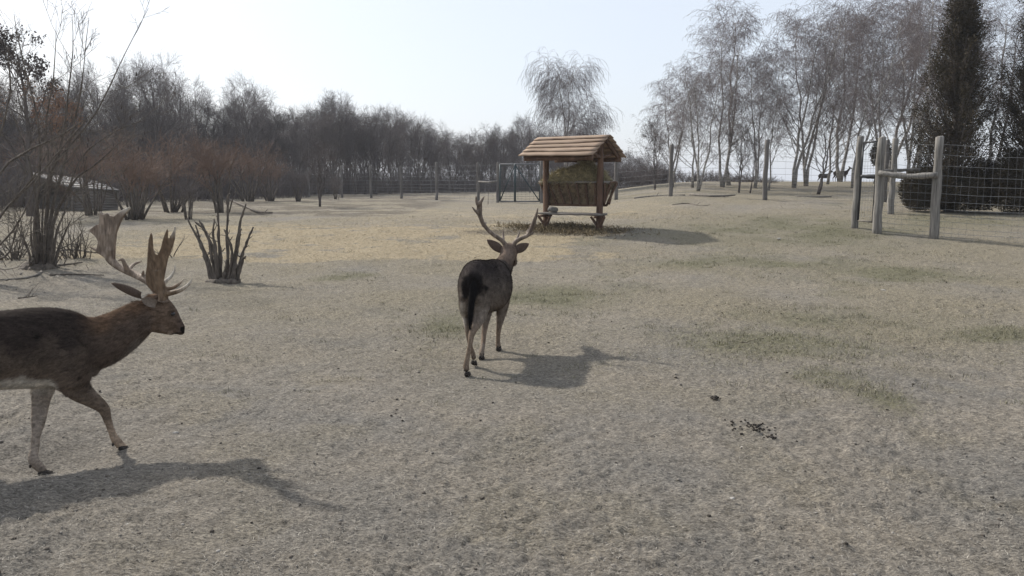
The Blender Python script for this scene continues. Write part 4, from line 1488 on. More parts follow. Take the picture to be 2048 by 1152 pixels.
# ------------------------------------------------------------------ plank hut behind the shrubs
h0 = on_ground(190, 423)
he = thing('plank_hut', 'low grey plank hut with pale board roof behind the shrubs', 'hut', h0)
HY = h0[1]
A0, A1 = P(141, 422, HY) - h0, P(234, 420, HY + .15) - h0
E0, E1 = P(136, 374, HY - .15) - h0, P(240, 381, HY) - h0
R0, R1 = P(66, 347, HY + 1.6) - h0, P(176, 357, HY + 1.7) - h0
for k in range(8):
    a, b = k / 8, (k + .93) / 8
    z0, z1 = A0 * (1 - a) + (E0 + np.array([.1, .1, -.02])) * a, A0 * (1 - b) + (E0 + np.array([.1, .1, -.02])) * b
    y0, y1 = A1 * (1 - a) + (E1 + np.array([-.1, .1, 0])) * a, A1 * (1 - b) + (E1 + np.array([-.1, .1, 0])) * b
    ins = np.array([0, .03 + .012 * (k % 2), 0])
    th = np.array([0, .05, 0])
    V = np.array([z0 + ins, y0 + ins, y1 + ins, z1 + ins, z0 + th + ins, y0 + th + ins, y1 + th + ins, z1 + th + ins])
    obj('wall_plank', mesh_np('wall_plank', V, np.array([[0, 1, 2, 3], [4, 7, 6, 5], [0, 4, 5, 1], [3, 2, 6, 7], [0, 3, 7, 4], [1, 5, 6, 2]])), M['hut_plank'], he)
for k in range(9):
    gk = np.random.default_rng(300 + k)
    a, b = k / 9, (k + .9) / 9
    p, q = R0 * (1 - a) + E0 * a, R0 * (1 - b) + E0 * b
    r_, s_ = R1 * (1 - a) + E1 * a, R1 * (1 - b) + E1 * b
    j = nrm(r_ - p) * gk.uniform(-.08, .08)
    lift = np.array([0, 0, .012 * (k % 2) + gk.uniform(0, .012)])
    th = np.array([0, .01, -.03])
    V = np.array([p + j, r_ + j, s_ + j, q + j]) + lift
    V = np.concatenate([V, V + th])
    obj('roof_board', mesh_np('roof_board', V, np.array([[3, 2, 1, 0], [4, 5, 6, 7], [0, 1, 5, 4], [2, 3, 7, 6], [1, 2, 6, 5], [3, 0, 4, 7]])), M['hut_roof'], he)
# back slope, side and dark inside
G0 = R0 + np.array([-.55, 1.1, -.75])
G1 = R1 + np.array([-.5, 1.1, -.75])
V = np.array([R0, R1, G1, G0]) - np.array([0, 0, .01])
V = np.concatenate([V, V - np.array([0, 0, .04])])
obj('back_roof', mesh_np('back_roof', V, np.array([[0, 1, 2, 3], [7, 6, 5, 4], [0, 4, 5, 1], [2, 6, 7, 3], [1, 5, 6, 2], [3, 7, 4, 0]])), M['hut_plank'], he)
B0 = np.array([G0[0] + .15, G0[1] - .1, A0[2]])
B1 = np.array([G1[0] - .1, G1[1] - .1, A1[2]])
for nm, pts in (('back_wall', [B0, B1, G1 - [0, .1, .06], G0 - [0, .1, .06]]), ('end_wall', [A1 + [-.02, .06, 0], B1, G1 - [.1, .1, .08], R1 - [.05, 0, .09], E1 + [-.1, .1, -.04]])):
    pts = np.array(pts)
    m_ = len(pts)
    off = np.array([0.01, .05, 0]) if nm == 'back_wall' else np.array([-.05, 0, 0])
    V = np.concatenate([pts, pts + off])
    fl = [np.array([list(range(m_))]), np.array([list(range(m_, 2 * m_))[::-1]]), np.array([[i, (i + 1) % m_, m_ + (i + 1) % m_, m_ + i] for i in range(m_)])]
    obj(nm, mesh_np(nm, V, fl), M['hut_plank'], he)
VF = beam(R0 + np.array([0, -.02, .0]), E0 + np.array([0, -.02, 0]), .05, .09, 4)
obj('barge_board', mesh_np('barge_board', *VF), M['hut_roof'], he)
VF = beam(A0 + np.array([.03, .1, -.1]), E0 + np.array([.12, .14, -.05]), .10, .10, 6, (0, 1, 0))
obj('corner_post', mesh_np('corner_post', *VF), M['hut_plank'], he)
VF = beam(B0 + np.array([.03, -.1, -.1]), np.array([B0[0], B0[1] - .1, G0[2] - .05]), .10, .10, 6, (0, 1, 0))
obj('corner_post', mesh_np('corner_post', *VF), M['hut_plank'], he)

# ------------------------------------------------------------------ stones and droppings
for i, (px, py, r, m, lab) in enumerate([(66, 969, (.030, .022, .012), 'stone', 'flat dark stone just before the near stag hoof'), (44, 964, (.022, .018, .010), 'stone', 'smaller flat stone behind the dark stone by the hoof'),
                                         (73, 978, (.025, .02, .010), 'stone', 'flat stone nearest to the stag shadow beside the hoof'), (1767, 583, (.05, .035, .02), 'pale_stone', 'pale stone lying in the grass before the near fence'),
                                         (1464, 999, (.014, .010, .006), 'pale_stone', 'small whitish pebble on the bare near soil'), (350, 868, (.025, .016, .008), 'pale_stone', 'pale stone chip on the soil right of the stag foreleg'),
                                         (1558, 479, (.05, .04, .025), 'pale_stone', 'pale stone in the grass beyond the feeder shadow')]):
    p = on_ground(px, py)
    p[2] += r[2] * .4 + .005
    rock('stone', lab, p, r, M[m], 60 + i, group='loose stones')
g = np.random.default_rng(15)
cl = [on_ground(1500 + g.normal() * 24, 853 + g.normal() * 6) for _ in range(46)] + [on_ground(1540 + g.normal() * 5, 872 + g.normal() * 2) for _ in range(16)]
cl = np.array(cl)
cl[:, 2] += micro(cl[:, 0], cl[:, 1]) + .006
V, Fc = pebbles(g, cl, g.uniform(.006, .012, len(cl)), .9)
tag(obj('droppings', mesh_np('droppings', V, Fc, True), M['dung']), 'scattered black deer droppings on the bare soil', 'droppings', kind='stuff')
cl = np.array([on_ground(1430 + g.normal() * 4, 798 + g.normal() * 1.2) for _ in range(16)])
cl[:, 2] += micro(cl[:, 0], cl[:, 1]) + g.uniform(.005, .022, 16)
V, Fc = pebbles(g, cl, g.uniform(.009, .015, 16), .95)
tag(obj('dung_clump', mesh_np('dung_clump', V, Fc, True), M['dung']), 'single compact black clump of dung beyond the scattered droppings', 'droppings')


# ------------------------------------------------------------------ deer
def ring_tube(rings, hint, n, sides=18):
    """rings: rows (x,y,z,ra,rb): rb along the hint direction, ra across it. Closed tube with rounded ends."""
    r = resample(np.array(rings, float), n)
    p, ra, rb = r[:, :3], np.maximum(r[:, 3], .003), np.maximum(r[:, 4], .003)
    T = nrm(np.gradient(p, axis=0))
    A = nrm(np.cross(np.broadcast_to(np.array(hint, float), T.shape), T))
    B = np.cross(T, A)
    an = np.linspace(0, 2 * np.pi, sides, endpoint=False)
    V = p[:, None] + A[:, None] * (ra[:, None] * np.cos(an))[..., None] + B[:, None] * (rb[:, None] * np.sin(an))[..., None]
    m0 = (ra[0] + rb[0]) / 2 * .6
    m1 = (ra[-1] + rb[-1]) / 2 * .6
    idx = np.arange(n * sides).reshape(n, sides)
    Q = np.stack([idx[:-1], np.roll(idx[:-1], -1, 1), np.roll(idx[1:], -1, 1), idx[1:]], -1).reshape(-1, 4)
    V = np.concatenate([V.reshape(-1, 3), [p[0] - T[0] * m0, p[-1] + T[-1] * m1]])
    a, b = n * sides, n * sides + 1
    T0 = np.stack([np.full(sides, a), np.roll(idx[0], -1), idx[0]], -1)
    T1 = np.stack([np.full(sides, b), idx[-1], np.roll(idx[-1], -1)], -1)
    return V, [Q, T0, T1]


def project(V):
    r = V - np.array([0, 0, EYE])
    d = r[:, 1] * CA - r[:, 2] * SA
    u_ = r[:, 1] * SA + r[:, 2] * CA
    return 1024 + F * r[:, 0] / d, 576 - F * u_ / d


def tri_list(fl):
    out = []
    for f in fl:
        for k in range(1, f.shape[1] - 1):
            out.append(f[:, [0, k, k + 1]])
    return np.concatenate(out)


def fur(g, V, fl, col_fn, n, flow, L, W, lift=.25):
    T = tri_list(fl)
    a, b, c = V[T[:, 0]], V[T[:, 1]], V[T[:, 2]]
    nn = np.cross(b - a, c - a)
    ar = np.linalg.norm(nn, axis=1)
    nn = nrm(nn)
    i = g.choice(len(T), n, p=ar / ar.sum())
    u1, u2 = g.random((n, 1)), g.random((n, 1))
    fl_ = u1 + u2 > 1
    u1, u2 = np.where(fl_, 1 - u1, u1), np.where(fl_, 1 - u2, u2)
    p = a[i] + (b[i] - a[i]) * u1 + (c[i] - a[i]) * u2
    N = nn[i]
    f = flow(p)
    d = f - (f * N).sum(-1, keepdims=True) * N
    d = nrm(nrm(d) + N * lift + g.normal(size=p.shape) * .16)
    s = nrm(np.cross(d, N))
    l = L(p, g)[:, None]
    w = (W * g.uniform(.6, 1.3, n))[:, None]
    p = p - N * .003
    VV = np.stack([p - s * w, p + s * w, p + d * l], 1).reshape(-1, 3)
    col = col_fn(p) * g.uniform(.7, 1.35, (n, 1))
    return VV, np.arange(n * 3).reshape(-1, 3), np.repeat(col, 3, 0)


def ear(b, t, face, W, cup=.6, thick=.006):
    """Leaf shaped cupped ear from base b to tip t, its hollow towards `face`."""
    b, t, face = np.array(b), np.array(t), np.array(face, float)
    ax = nrm(t - b)
    fc = nrm(face - (face * ax).sum() * ax)
    sd = np.cross(ax, fc)
    L = np.linalg.norm(t - b)
    n, m = 12, 11
    V = []
    for layer in (0, 1):
        for i in range(n):
            k = i / (n - 1)
            w = W * (math.sin(math.pi * min(1, (k * .86 + .14)) ** .9) ** .75 * (1 if k < .995 else .05)) + .002
            for j in range(m):
                a = (j / (m - 1) - .5) * 2
                th = a * (1.5 - .7 * k)
                off = sd * w * math.sin(th) / max(.3, math.sin(min(1.5, 1.5 - .7 * k))) + fc * (-w * cup * math.cos(th) + w * cup * .5)
                V.append(b + ax * L * k + off - fc * (thick * layer))
    V = np.array(V)
    Q = []
    for i in range(n - 1):
        for j in range(m - 1):
            a = i * m + j
            Q.append([a, a + 1, a + m + 1, a + m])
            a += n * m
            Q.append([a, a + m, a + m + 1, a + 1])
    rim = [(0, j) for j in range(m)] + [(i, m - 1) for i in range(1, n)] + [(n - 1, j) for j in range(m - 2, -1, -1)] + [(i, 0) for i in range(n - 2, 0, -1)]
    rim = [i * m + j for i, j in rim]
    for q in range(len(rim)):
        a, c = rim[q], rim[(q + 1) % len(rim)]
        Q.append([a, a + n * m, c + n * m, c])
    return V, np.array(Q)


def palm(poly, Yf, th, nrm_dir):
    """Flat antler blade from a pixel outline; Yf(px, py) gives its distance."""
    pts = np.array([P(px, py, Yf(px, py)) for px, py in poly])
    nd = nrm(np.array(nrm_dir, float))
    bm = bmesh.new()
    vs = [bm.verts.new(p + nd * th / 2) for p in pts]
    f = bm.faces.new(vs)
    r = bmesh.ops.extrude_face_region(bm, geom=[f])
    for v in r['geom']:
        if isinstance(v, bmesh.types.BMVert):
            v.co -= Vector(nd * th)
    bmesh.ops.triangulate(bm, faces=bm.faces[:])
    bmesh.ops.recalc_face_normals(bm, faces=bm.faces[:])
    bm.verts.index_update()
    V = np.array([v.co[:] for v in bm.verts])
    Fc = np.array([[v.index for v in q.verts] for q in bm.faces])
    bm.free()
    return V, [Fc]


def px_tube(pl, n=12, sides=10):
    """Antler beam or tine: rows (px, py, Y, radius in px)."""
    rows_ = []
    for px, py, Yv, r in pl:
        q = P(px, py, Yv)
        rows_.append([*q, r * Yv / F, r * Yv / F])
    return ring_tube(rows_, (0.05, 1, .1), n, sides)


def ball(c, r, name, m, parent, org):
    bm = bmesh.new()
    bmesh.ops.create_uvsphere(bm, u_segments=16, v_segments=10, radius=1)
    v = np.array([q.co[:] for q in bm.verts]) * np.array(r) + np.array(c) - org
    fl = {}
    for f in bm.faces:
        fl.setdefault(len(f.verts), []).append([q.index for q in f.verts])
    bm.free()
    return obj(name, mesh_np(name, v, [np.array(q) for q in fl.values()], True), m, parent)


def hoof(p_heel, p_toe, w, hgt_, parent, org, side):
    """Cloven hoof: two pointed claws on the ground."""
    p_heel, p_toe = np.array(p_heel), np.array(p_toe)
    d = nrm(p_toe - p_heel)
    s = nrm(np.cross(d, np.array([0, 0, 1.])))
    L = np.linalg.norm(p_toe - p_heel)
    parts = []
    for k in (-1, 1):
        rows_ = []
        for t, hh, ww in ((0, .8, .8), (.25, .95, 1), (.55, .62, .8), (.8, .34, .5), (1.0, .10, .2)):
            c = p_heel + d * L * t + s * k * w * .22 * (1 - .25 * t) + np.array([0, 0, hgt_ * hh * .5])
            rows_.append([*c, hgt_ * hh * .5, w * .27 * ww])
        parts.append(ring_tube(rows_, s, 8, 10))
    V, Fc = merge(parts)
    return obj('hoof', mesh_np('hoof', V - org, Fc, True), M['hoof'], parent)


def mixc(a, b, t):
    t = np.clip(t, 0, 1)[:, None]
    return np.array(a) * (1 - t) + np.array(b) * t


# ---------------- near stag, walking across at the picture edge
TH = math.radians(24)


def axY(px):
    return 4.56 + .00285 * math.tan(TH) * (px - 150)


def ringL(px, top, bot, hw, dY=0):
    Yv = axY(px) + dY
    c = P(px, (top + bot) / 2, Yv)
    return [*c, (bot - top) / 2 * Yv / F * 1.0, hw]


LAT = np.array([math.sin(TH), -math.cos(TH), 0])
torso = ring_tube([ringL(-222, 672, 705, .045), ringL(-205, 645, 745, .10), ringL(-175, 628, 768, .135), ringL(-130, 620, 772, .15), ringL(-80, 620, 776, .155), ringL(-30, 622, 782, .165), ringL(20, 618, 781, .17),
                   ringL(70, 613, 779, .165), ringL(110, 613, 776, .15), ringL(145, 620, 766, .125), ringL(172, 640, 750, .09), ringL(186, 670, 735, .05)], LAT, 40, 26)


def ptL(px, py, dY=0):
    return P(px, py, axY(px) + dY)


def chainL(rows_, dYs, hint=LAT, n=26, sides=16):
    out = []
    for (px, py, ra, rb), dY in zip(rows_, dYs):
        Yv = axY(px) + dY
        out.append([*P(px, py, Yv), ra * Yv / F, rb])
    return ring_tube(out, hint, n, sides)


HT = math.radians(32)


def hY(px):
    return axY(285) + .00290 * math.tan(HT) * (px - 285)


HLAT = np.array([math.sin(HT), -math.cos(HT), 0])


def chainH(rows_, n=20, sides=16, hint=None):
    out = []
    for px, py, ra, rb in rows_:
        Yv = hY(px)
        out.append([*P(px, py, Yv), ra * Yv / F, rb])
    return ring_tube(out, HLAT if hint is None else hint, n, sides)


neck = chainL([(120, 690, 70, .11), (165, 690, 60, .105), (205, 682, 53, .09), (240, 664, 46, .078), (270, 643, 39, .068), (296, 624, 32, .060)], [0] * 6)
head = chainH([(290, 612, 25, .050), (305, 616, 31, .064), (320, 624, 30.5, .066), (334, 634, 25, .056), (346, 645, 18.5, .043), (356, 653.5, 13.5, .035), (364, 659.5, 9.5, .029)], 24)
brow = chainH([(318, 600, 10, .062), (332, 607, 10, .058), (341, 619, 8, .052)], 12)
cheek = chainH([(306, 648, 16, .045), (318, 654, 13, .045), (332, 660, 9, .034), (346, 666, 5.5, .024)], 12)
muzzle = chainH([(352, 656, 12, .030), (361, 662, 9, .029), (366, 661, 7.5, .025)], 8)
chest = chainL([(135, 712, 46, .10), (165, 724, 36, .09), (183, 738, 22, .065), (190, 746, 12, .04)], [0] * 4, n=14)
near_sh = chainL([(120, 672, 26, .04), (126, 705, 42, .058), (138, 738, 42, .06), (148, 768, 33, .055)], [-.07, -.10, -.10, -.09])
near_fl = chainL([(140, 752, 38, .055), (158, 780, 25, .045), (182, 798, 17.5, .034), (206, 816, 12.5, .026), (214, 836, 9, .019), (223, 862, 7.4, .016), (229, 876, 8.6, .018), (234, 883, 9.5, .019), (242, 891, 8.5, .018), (249, 896, 8, .019)],
                 [-.09, -.085, -.08, -.07, -.065, -.06, -.06, -.06, -.06, -.06], n=40)
far_fl = chainL([(100, 745, 30, .06), (86, 780, 21.5, .045), (80.5, 812, 16.5, .033), (77, 842, 14.2, .027), (73, 868, 9.6, .019), (69, 900, 9, .017), (66, 914, 10.5, .019), (69, 924, 11, .020), (78, 934, 10, .019), (88, 941, 9, .020)],
                [.08, .06, .04, .0, -.03, -.05, -.07, -.08, -.08, -.08], n=40)


def hindL(s, dx, dz):
    return chainL([(-165, 690, 62, .085), (-150, 730, 52, .075), (-125 + dx * .4, 772, 34, .055), (-140 + dx * .7, 815, 19, .036), (-168 + dx, 850, 12, .024), (-165 + dx, 885, 9, .018), (-158 + dx, 920 + dz, 9.5, .019), (-150 + dx, 936 + dz, 9, .019)], [s * .07] * 8, n=36)


near_hl, far_hl = hindL(-1, -40, 20), hindL(1, 45, -12)
tail = chainL([(-210, 660, 12, .03), (-232, 700, 11, .028), (-240, 745, 6, .015)], [0, 0, 0], n=10)
body = fuse(merge([torso, neck, head, brow, cheek, muzzle, chest, near_sh, near_fl, far_fl, near_hl, far_hl, tail]), .0095, 5)


def coatL(V):
    px, py = project(V)
    lat = (V - np.array([0, 4.56, 0])) @ LAT
    topl = np.interp(px, [-230, -130, 20, 110, 180, 205, 232, 262, 290, 320, 345, 370], [650, 622, 618, 613, 632, 634, 627, 603, 588, 590, 610, 655])
    dep = py - topl
    g_ = fbm(px, py, 34, 3, 3)
    c = mixc((.036, .028, .024), (.122, .092, .070), (dep + g_ * 40 - 55) / 75)                  # dark saddle fading down the flank
    c = c * (1 - np.clip((px - 150) / 60, 0, 1)[:, None]) + mixc((.140, .088, .056), (.098, .072, .056), (dep + g_ * 30 - 8) / 45) * np.clip((px - 150) / 60, 0, 1)[:, None]
    under = np.clip((px - 175) / 20, 0, 1) * np.clip((dep + g_ * 14 - (np.interp(px, [180, 215, 260, 300, 330], [96, 92, 88, 78, 200]))) / 16, 0, 1)
    c = c * (1 - .75 * under[:, None]) + np.array([[.20, .17, .145]]) * .75 * under[:, None]
    belly = np.clip((py + g_ * 16 - 752) / 12, 0, 1) * np.clip((112 - px + .45 * (py - 752)) / 14, 0, 1) * (py < 790) * (px > -190)
    c = c * (1 - belly[:, None]) + np.array([[.50, .46, .40]]) * belly[:, None]
    leg = np.clip((py - 772) / 22, 0, 1) * (px > 40)
    c = c * (1 - leg[:, None]) + np.where((px > 118)[:, None], np.array([[.125, .095, .072]]), np.array([[.235, .195, .16]])) * leg[:, None]
    low = np.clip((py - 830) / 40, 0, 1) * (px > 118)
    c = c * (1 - low[:, None]) + np.array([[.27, .205, .15]]) * low[:, None]
    hleg = np.clip((py - 790) / 40, 0, 1) * (px < 40)
    c = c * (1 - hleg[:, None]) + np.array([[.18, .145, .115]]) * hleg[:, None]
    hd = np.clip((px - 300) / 14, 0, 1) * (py < 690)
    hc = mixc((.115, .082, .060), (.075, .055, .045), (px - 345) / 18 + g_ * .3)
    c = c * (1 - hd[:, None]) + hc * hd[:, None]
    chin = np.clip((py - 664 - .25 * (px - 345)) / 6, 0, 1) * (px > 335) * (py < 690)
    c = c * (1 - chin[:, None]) + np.array([[.26, .21, .165]]) * chin[:, None]
    nose = ((px - 369) ** 2 / 9 ** 2 + (py - 659) ** 2 / 7 ** 2 < 1) & (px > 320)
    c = np.where(nose[:, None], np.array([[.014, .012, .011]]), c)
    mouth = (np.abs(py - (667.5 - .12 * (px - 346))) < 1.0) & (px > 343) & (py < 690)
    c = np.where(mouth[:, None], np.array([[.02, .016, .014]]), c)
    ring = ((px - 343) ** 2 / 7.5 ** 2 + (py - 626) ** 2 / 6 ** 2 < 1)
    c = np.where(ring[:, None], c * .55, c)
    spot = ((px - 78) ** 2 / 7 ** 2 + (py - 673) ** 2 / 3.5 ** 2 < 1) | ((px - 160) ** 2 / 5 ** 2 + (py - 755) ** 2 / 4 ** 2 < 1)
    c = c * (1 + .75 * fbm(px * .6, py * 2.0, 5, 3, 14))[:, None]
    return np.where(spot[:, None], c * .35, c)


org = np.array([ptL(90, 900)[0], axY(90), 0.0])
st = thing('stag', 'fallow stag cut off by the picture edge, walking with head lowered and wide antlers', 'deer', org)
g = np.random.default_rng(21)
obj('body', mesh_np('stag_body', body[0] - org, body[1], True, coatL(body[0])), M['fur'], st)
FWD = np.array([math.cos(TH), math.sin(TH), 0])


def flowL(p):
    f = np.tile(-FWD + np.array([0, 0, -.35]), (len(p), 1))
    px, py = project(p)
    legm = (py > 785)[:, None]
    f = np.where(legm, np.array([[0, 0, -1.]]) - .2 * FWD, f)
    return f


def lenL(p, g):
    px, py = project(p)
    l = np.where(py > 790, .008, np.where((px > 305) & (py < 690), .007, np.where(px > 160, .028, .022)))
    return l * g.uniform(.6, 1.3, len(p))


VV, FF, CC = fur(g, body[0], body[1], coatL, 110000, flowL, lenL, .0016, .45)
o = obj('coat', mesh_np('stag_coat', VV - org, FF, False, CC), M['hair'], st)
o['kind'] = 'stuff'
# ears
for b_, t_, fc, W in (((313, 609, .0), (283, 598, -.06), (.25, -1, .25), .027), ((284, 592, .13), (224, 566, .20), (.3, .8, .5), .038)):
    pb_, pt_ = P(b_[0], b_[1], hY(312) - .075 + b_[2] * 1.0), P(t_[0], t_[1], hY(312) - .075 + t_[2])
    V, Q = ear(pb_, pt_, fc, W, .55)
    nl = len(V) // 2
    colr = np.concatenate([np.tile([[.17, .138, .112]], (nl, 1)), np.tile([[.095, .072, .058]], (nl, 1))])
    obj('ear', mesh_np('stag_ear', V - org, Q, True, colr), M['fur'], st)
# eye and lids
ye = hY(343)
pe = P(342.5, 626, ye) + HLAT * .049
ball(pe, (.017, .013, .012), 'eye', M['eye'], st, org)
ball(P(342.5, 626, ye) - HLAT * .046, (.015, .012, .011), 'eye', M['eye'], st, org)


# antlers
def z4(l):
    return [(160 + a / 3.715, 390 + b / 3.715) for a, b in l]


An = hY(322) - .05       # pedicle of the near antler
Af = hY(322) + .05       # pedicle of the far antler


def Yn(px, py):
    return An - .10 * np.clip((585 - py) / 130, 0, 1)


def Yfar(px, py):
    return Af + .03 + .16 * np.clip((330 - px) / 130, 0, 1)


pal = palm(z4([(512, 690), (492, 640), (488, 590), (500, 520), (503, 440), (512, 330), (528, 278), (538, 300), (545, 400), (560, 440), (580, 442), (600, 400), (622, 315), (648, 252), (655, 270), (652, 318), (672, 325), (692, 290), (702, 232), (712, 236), (705, 325), (690, 380), (655, 470), (640, 540), (622, 640), (630, 720), (610, 760), (560, 730)]), Yn, .022, (.2, -1, .1))
tin = [px_tube([(327, 601, An, 10.5), (326, 592, An, 9.5), (322, 578, An, 10), (318, 560, Yn(0, 560), 9.5), (315, 540, Yn(0, 540), 7)], 14),
       px_tube([(329, 588, An, 6.5), (343, 586, An - .03, 5.2), (362, 580, An - .05, 4.4), (378, 568, An - .06, 3.2), (385, 556, An - .06, 1.2)], 16),
       px_tube([(326, 578, An + .01, 5.5), (344, 576, An + .02, 4), (358, 568, An + .02, 3.1), (369, 557, An + .02, 1.1)], 14),
       px_tube([(300, 498, Yn(0, 498), 4.2), (301, 482, Yn(0, 482), 3.4), (302.5, 467, Yn(0, 467), 1.2)], 8), px_tube([(329, 482, Yn(0, 482), 4), (333, 468, Yn(0, 468), 2.8), (335, 459, Yn(0, 458), 1.1)], 8), px_tube([(343, 476, Yn(0, 476), 4), (348, 464, Yn(0, 464), 2.8), (350.5, 453, Yn(0, 452), 1.1)], 8)]
near_ant = fuse(merge([pal] + tin), .0036, 3)
fp = palm(z4([(252, 492), (200, 470), (128, 402), (138, 345), (120, 310), (72, 268), (80, 256), (120, 225), (148, 215), (146, 128), (158, 122), (172, 150), (205, 132), (222, 150), (258, 158), (300, 122), (340, 100), (372, 88), (372, 100), (312, 180), (290, 230), (272, 280), (262, 380), (258, 470)]), Yfar, .020, (-.1, -1, .15))
fb = [px_tube([(318, 592, Af, 9), (312, 580, Af + .01, 8.5), (298, 564, Af + .03, 8.0), (276, 552, Yfar(276, 0), 7.5), (252, 541, Yfar(252, 0), 7.4), (232, 530, Yfar(232, 0), 7.2), (219, 515, Yfar(219, 0), 9), (222, 498, Yfar(222, 0), 9)], 26),
      px_tube([(224, 520, Yfar(224, 0), 5.5), (205, 508, Yfar(205, 0), 4.2), (190, 499, Yfar(190, 0), 3), (178, 493, Yfar(178, 0), 1.1)], 12),
      px_tube([(268, 549, Yfar(268, 0), 5.5), (256, 540, Yfar(256, 0) - .03, 5.2), (249, 528, Yfar(249, 0) - .06, 4.4), (245, 519, Yfar(249, 0) - .07, 3.2), (237, 521, Yfar(249, 0) - .07, 2)], 14),
      px_tube([(258, 541, Yfar(258, 0), 4.2), (264, 532, Yfar(258, 0) + .05, 3.6), (273, 526, Yfar(258, 0) + .09, 2.8), (284, 523, Yfar(258, 0) + .11, 1.1)], 12),
      px_tube([(322, 572, Af + .05, 5), (332, 562, Af + .08, 4), (343, 552, Af + .11, 3.2), (349, 540, Af + .12, 2.2), (350, 529, Af + .12, 1)], 14),
      px_tube([(291, 556, Yfar(291, 0), 4), (286, 549, Yfar(291, 0) - .02, 3.5), (287, 541, Yfar(291, 0) - .03, 1.5)], 8)]
far_ant = fuse(merge([fp] + fb), .0036, 3)


def horn_col(V, base_c, tip_c):
    px, py = project(V)
    n_ = fbm(px, py * .35, 5, 3, 4)
    c = mixc(base_c, tip_c, np.clip(n_ * .8 + .25, 0, 1))
    return c


ca = horn_col(near_ant[0], (.125, .084, .053), (.22, .158, .105))
px, py = project(near_ant[0])
tipm = np.clip((px - 352) / 22, 0, 1) * (py > 540)
tipm = np.maximum(tipm, np.clip((478 - py) / 18, 0, 1) * (px > 342))
ca = ca * (1 - tipm[:, None]) + np.array([[.46, .41, .34]]) * tipm[:, None]
obj('antler', mesh_np('near_antler', near_ant[0] - org, near_ant[1], True, ca), M['antler'], st)
cf = horn_col(far_ant[0], (.145, .108, .080), (.33, .262, .20))
px, py = project(far_ant[0])
tipm = np.clip((px - 325) / 12, 0, 1) + np.clip((430 - py) / 12, 0, 1)
cf = cf * (1 - np.clip(tipm, 0, 1)[:, None]) + np.array([[.42, .38, .32]]) * np.clip(tipm, 0, 1)[:, None]
obj('antler', mesh_np('far_antler', far_ant[0] - org, far_ant[1], True, cf), M['antler'], st)
# burr at the antler foot
V, Fc = pebbles(g, np.array([P(327 + 9 * math.cos(a), 600 + 4 * math.sin(a), An - .03 * math.sin(a)) for a in np.linspace(0, 6.28, 14)]), np.full(14, .010), .9)
obj('antler_burr', mesh_np('antler_burr', V - org, Fc, True, np.tile([[.16, .12, .09]], (len(V), 1))), M['antler'], st)
# hooves
gz_ = lambda p: hgt(p[0], p[1])
for (hx, hy), (tx, ty), dY, s in (((239, 899), (267, 903), -.06, 1), ((78, 945), (115, 949), -.08, -1), ((-190, 965), (-155, 975), -.07, 1), ((-105, 930), (-70, 936), .07, -1)):
    a, b_ = ptL(hx, hy, dY), ptL(tx, ty, dY)
    zz = min(a[2], b_[2])
    a[2] = b_[2] = gz_(a) - .004
    hoof(a, b_, .060, .036, st, org, s)
for c_, dY in (((226, 888), -.06), ((61, 931), -.08), ((-176, 948), -.07), ((-112, 915), .07)):
    for k in (-1, 1):
        ball(ptL(c_[0], c_[1], dY) + LAT * k * .014, (.007, .007, .010), 'dewclaw', M['hoof'], st, org)

# ---------------- middle stag, walking away
PH = math.radians(12)
RLAT = np.array([math.cos(PH), -math.sin(PH), 0])


def rC(px, py, Yv, hh, hw):
    return [*P(px, py, Yv), hh * Yv / F, hw * Yv / F]


UPV = np.array([0, 0, 1.])


def chC(rows_, hint=RLAT, n=26, sides=18):
    return ring_tube([rC(*r) for r in rows_], hint, n, sides)


t1 = chC([(947, 585, 6.66, 28, 18), (947, 580, 6.70, 46, 27), (949, 576, 6.78, 54, 34), (956, 574, 6.92, 55, 38), (966, 573, 7.08, 53, 40), (977, 572, 7.24, 52, 41), (986, 570, 7.40, 52, 39), (992, 565, 7.54, 47, 33), (997, 558, 7.66, 36, 24)], n=34, sides=24)
nk = chC([(990, 560, 7.45, 36, 27), (998, 548, 7.58, 30, 23), (1006, 535, 7.68, 24, 19), (1012, 521, 7.76, 19, 16.5), (1016, 508, 7.82, 17, 15.5)], n=20)
hd_ = chC([(1016, 503, 7.78, 15, 13), (1017, 503, 7.84, 18, 17), (1019, 506, 7.92, 18, 16.5), (1022, 513, 8.02, 14, 12), (1025, 521, 8.12, 10, 9), (1027, 527, 8.18, 7, 7)], n=18)
rh = chC([(962, 585, 6.82, 40, 20), (962, 612, 6.80, 32, 18), (957, 636, 6.74, 20, 12.5), (949, 655, 6.66, 11.5, 8), (943.5, 668, 6.60, 8.5, 6.6), (940, 690, 6.56, 6.2, 5.2), (935, 715, 6.53, 5.8, 5), (932, 732, 6.51, 7, 6.2), (933.5, 741, 6.50, 7, 6.2)], n=36)
lh = chC([(936, 580, 6.80, 38, 15), (932, 605, 6.84, 28, 12), (932, 628, 6.90, 18, 8), (934, 652, 6.86, 10.5, 6), (937, 672, 6.84, 8, 5), (941, 692, 6.86, 5.6, 4.6), (946, 709, 6.88, 6.2, 5.2), (947.5, 718, 6.87, 6, 5)], n=34)
lf = chC([(975, 590, 7.42, 30, 16), (973, 622, 7.42, 20, 11), (970, 650, 7.38, 9.5, 7), (968, 668, 7.34, 6.8, 5.2), (966, 690, 7.26, 5.6, 4.8), (963.5, 705, 7.20, 6.4, 5.8), (963.5, 713, 7.18, 6.2, 5.6)], n=32)
rf = chC([(1006, 590, 7.52, 30, 15), (1004, 618, 7.52, 18, 11), (999.5, 645, 7.52, 9.5, 7), (997, 662, 7.53, 6.8, 5.2), (996, 680, 7.54, 5.4, 4.6), (996.5, 691, 7.54, 6.2, 5.6), (998, 698, 7.54, 6.2, 5.6)], n=32)
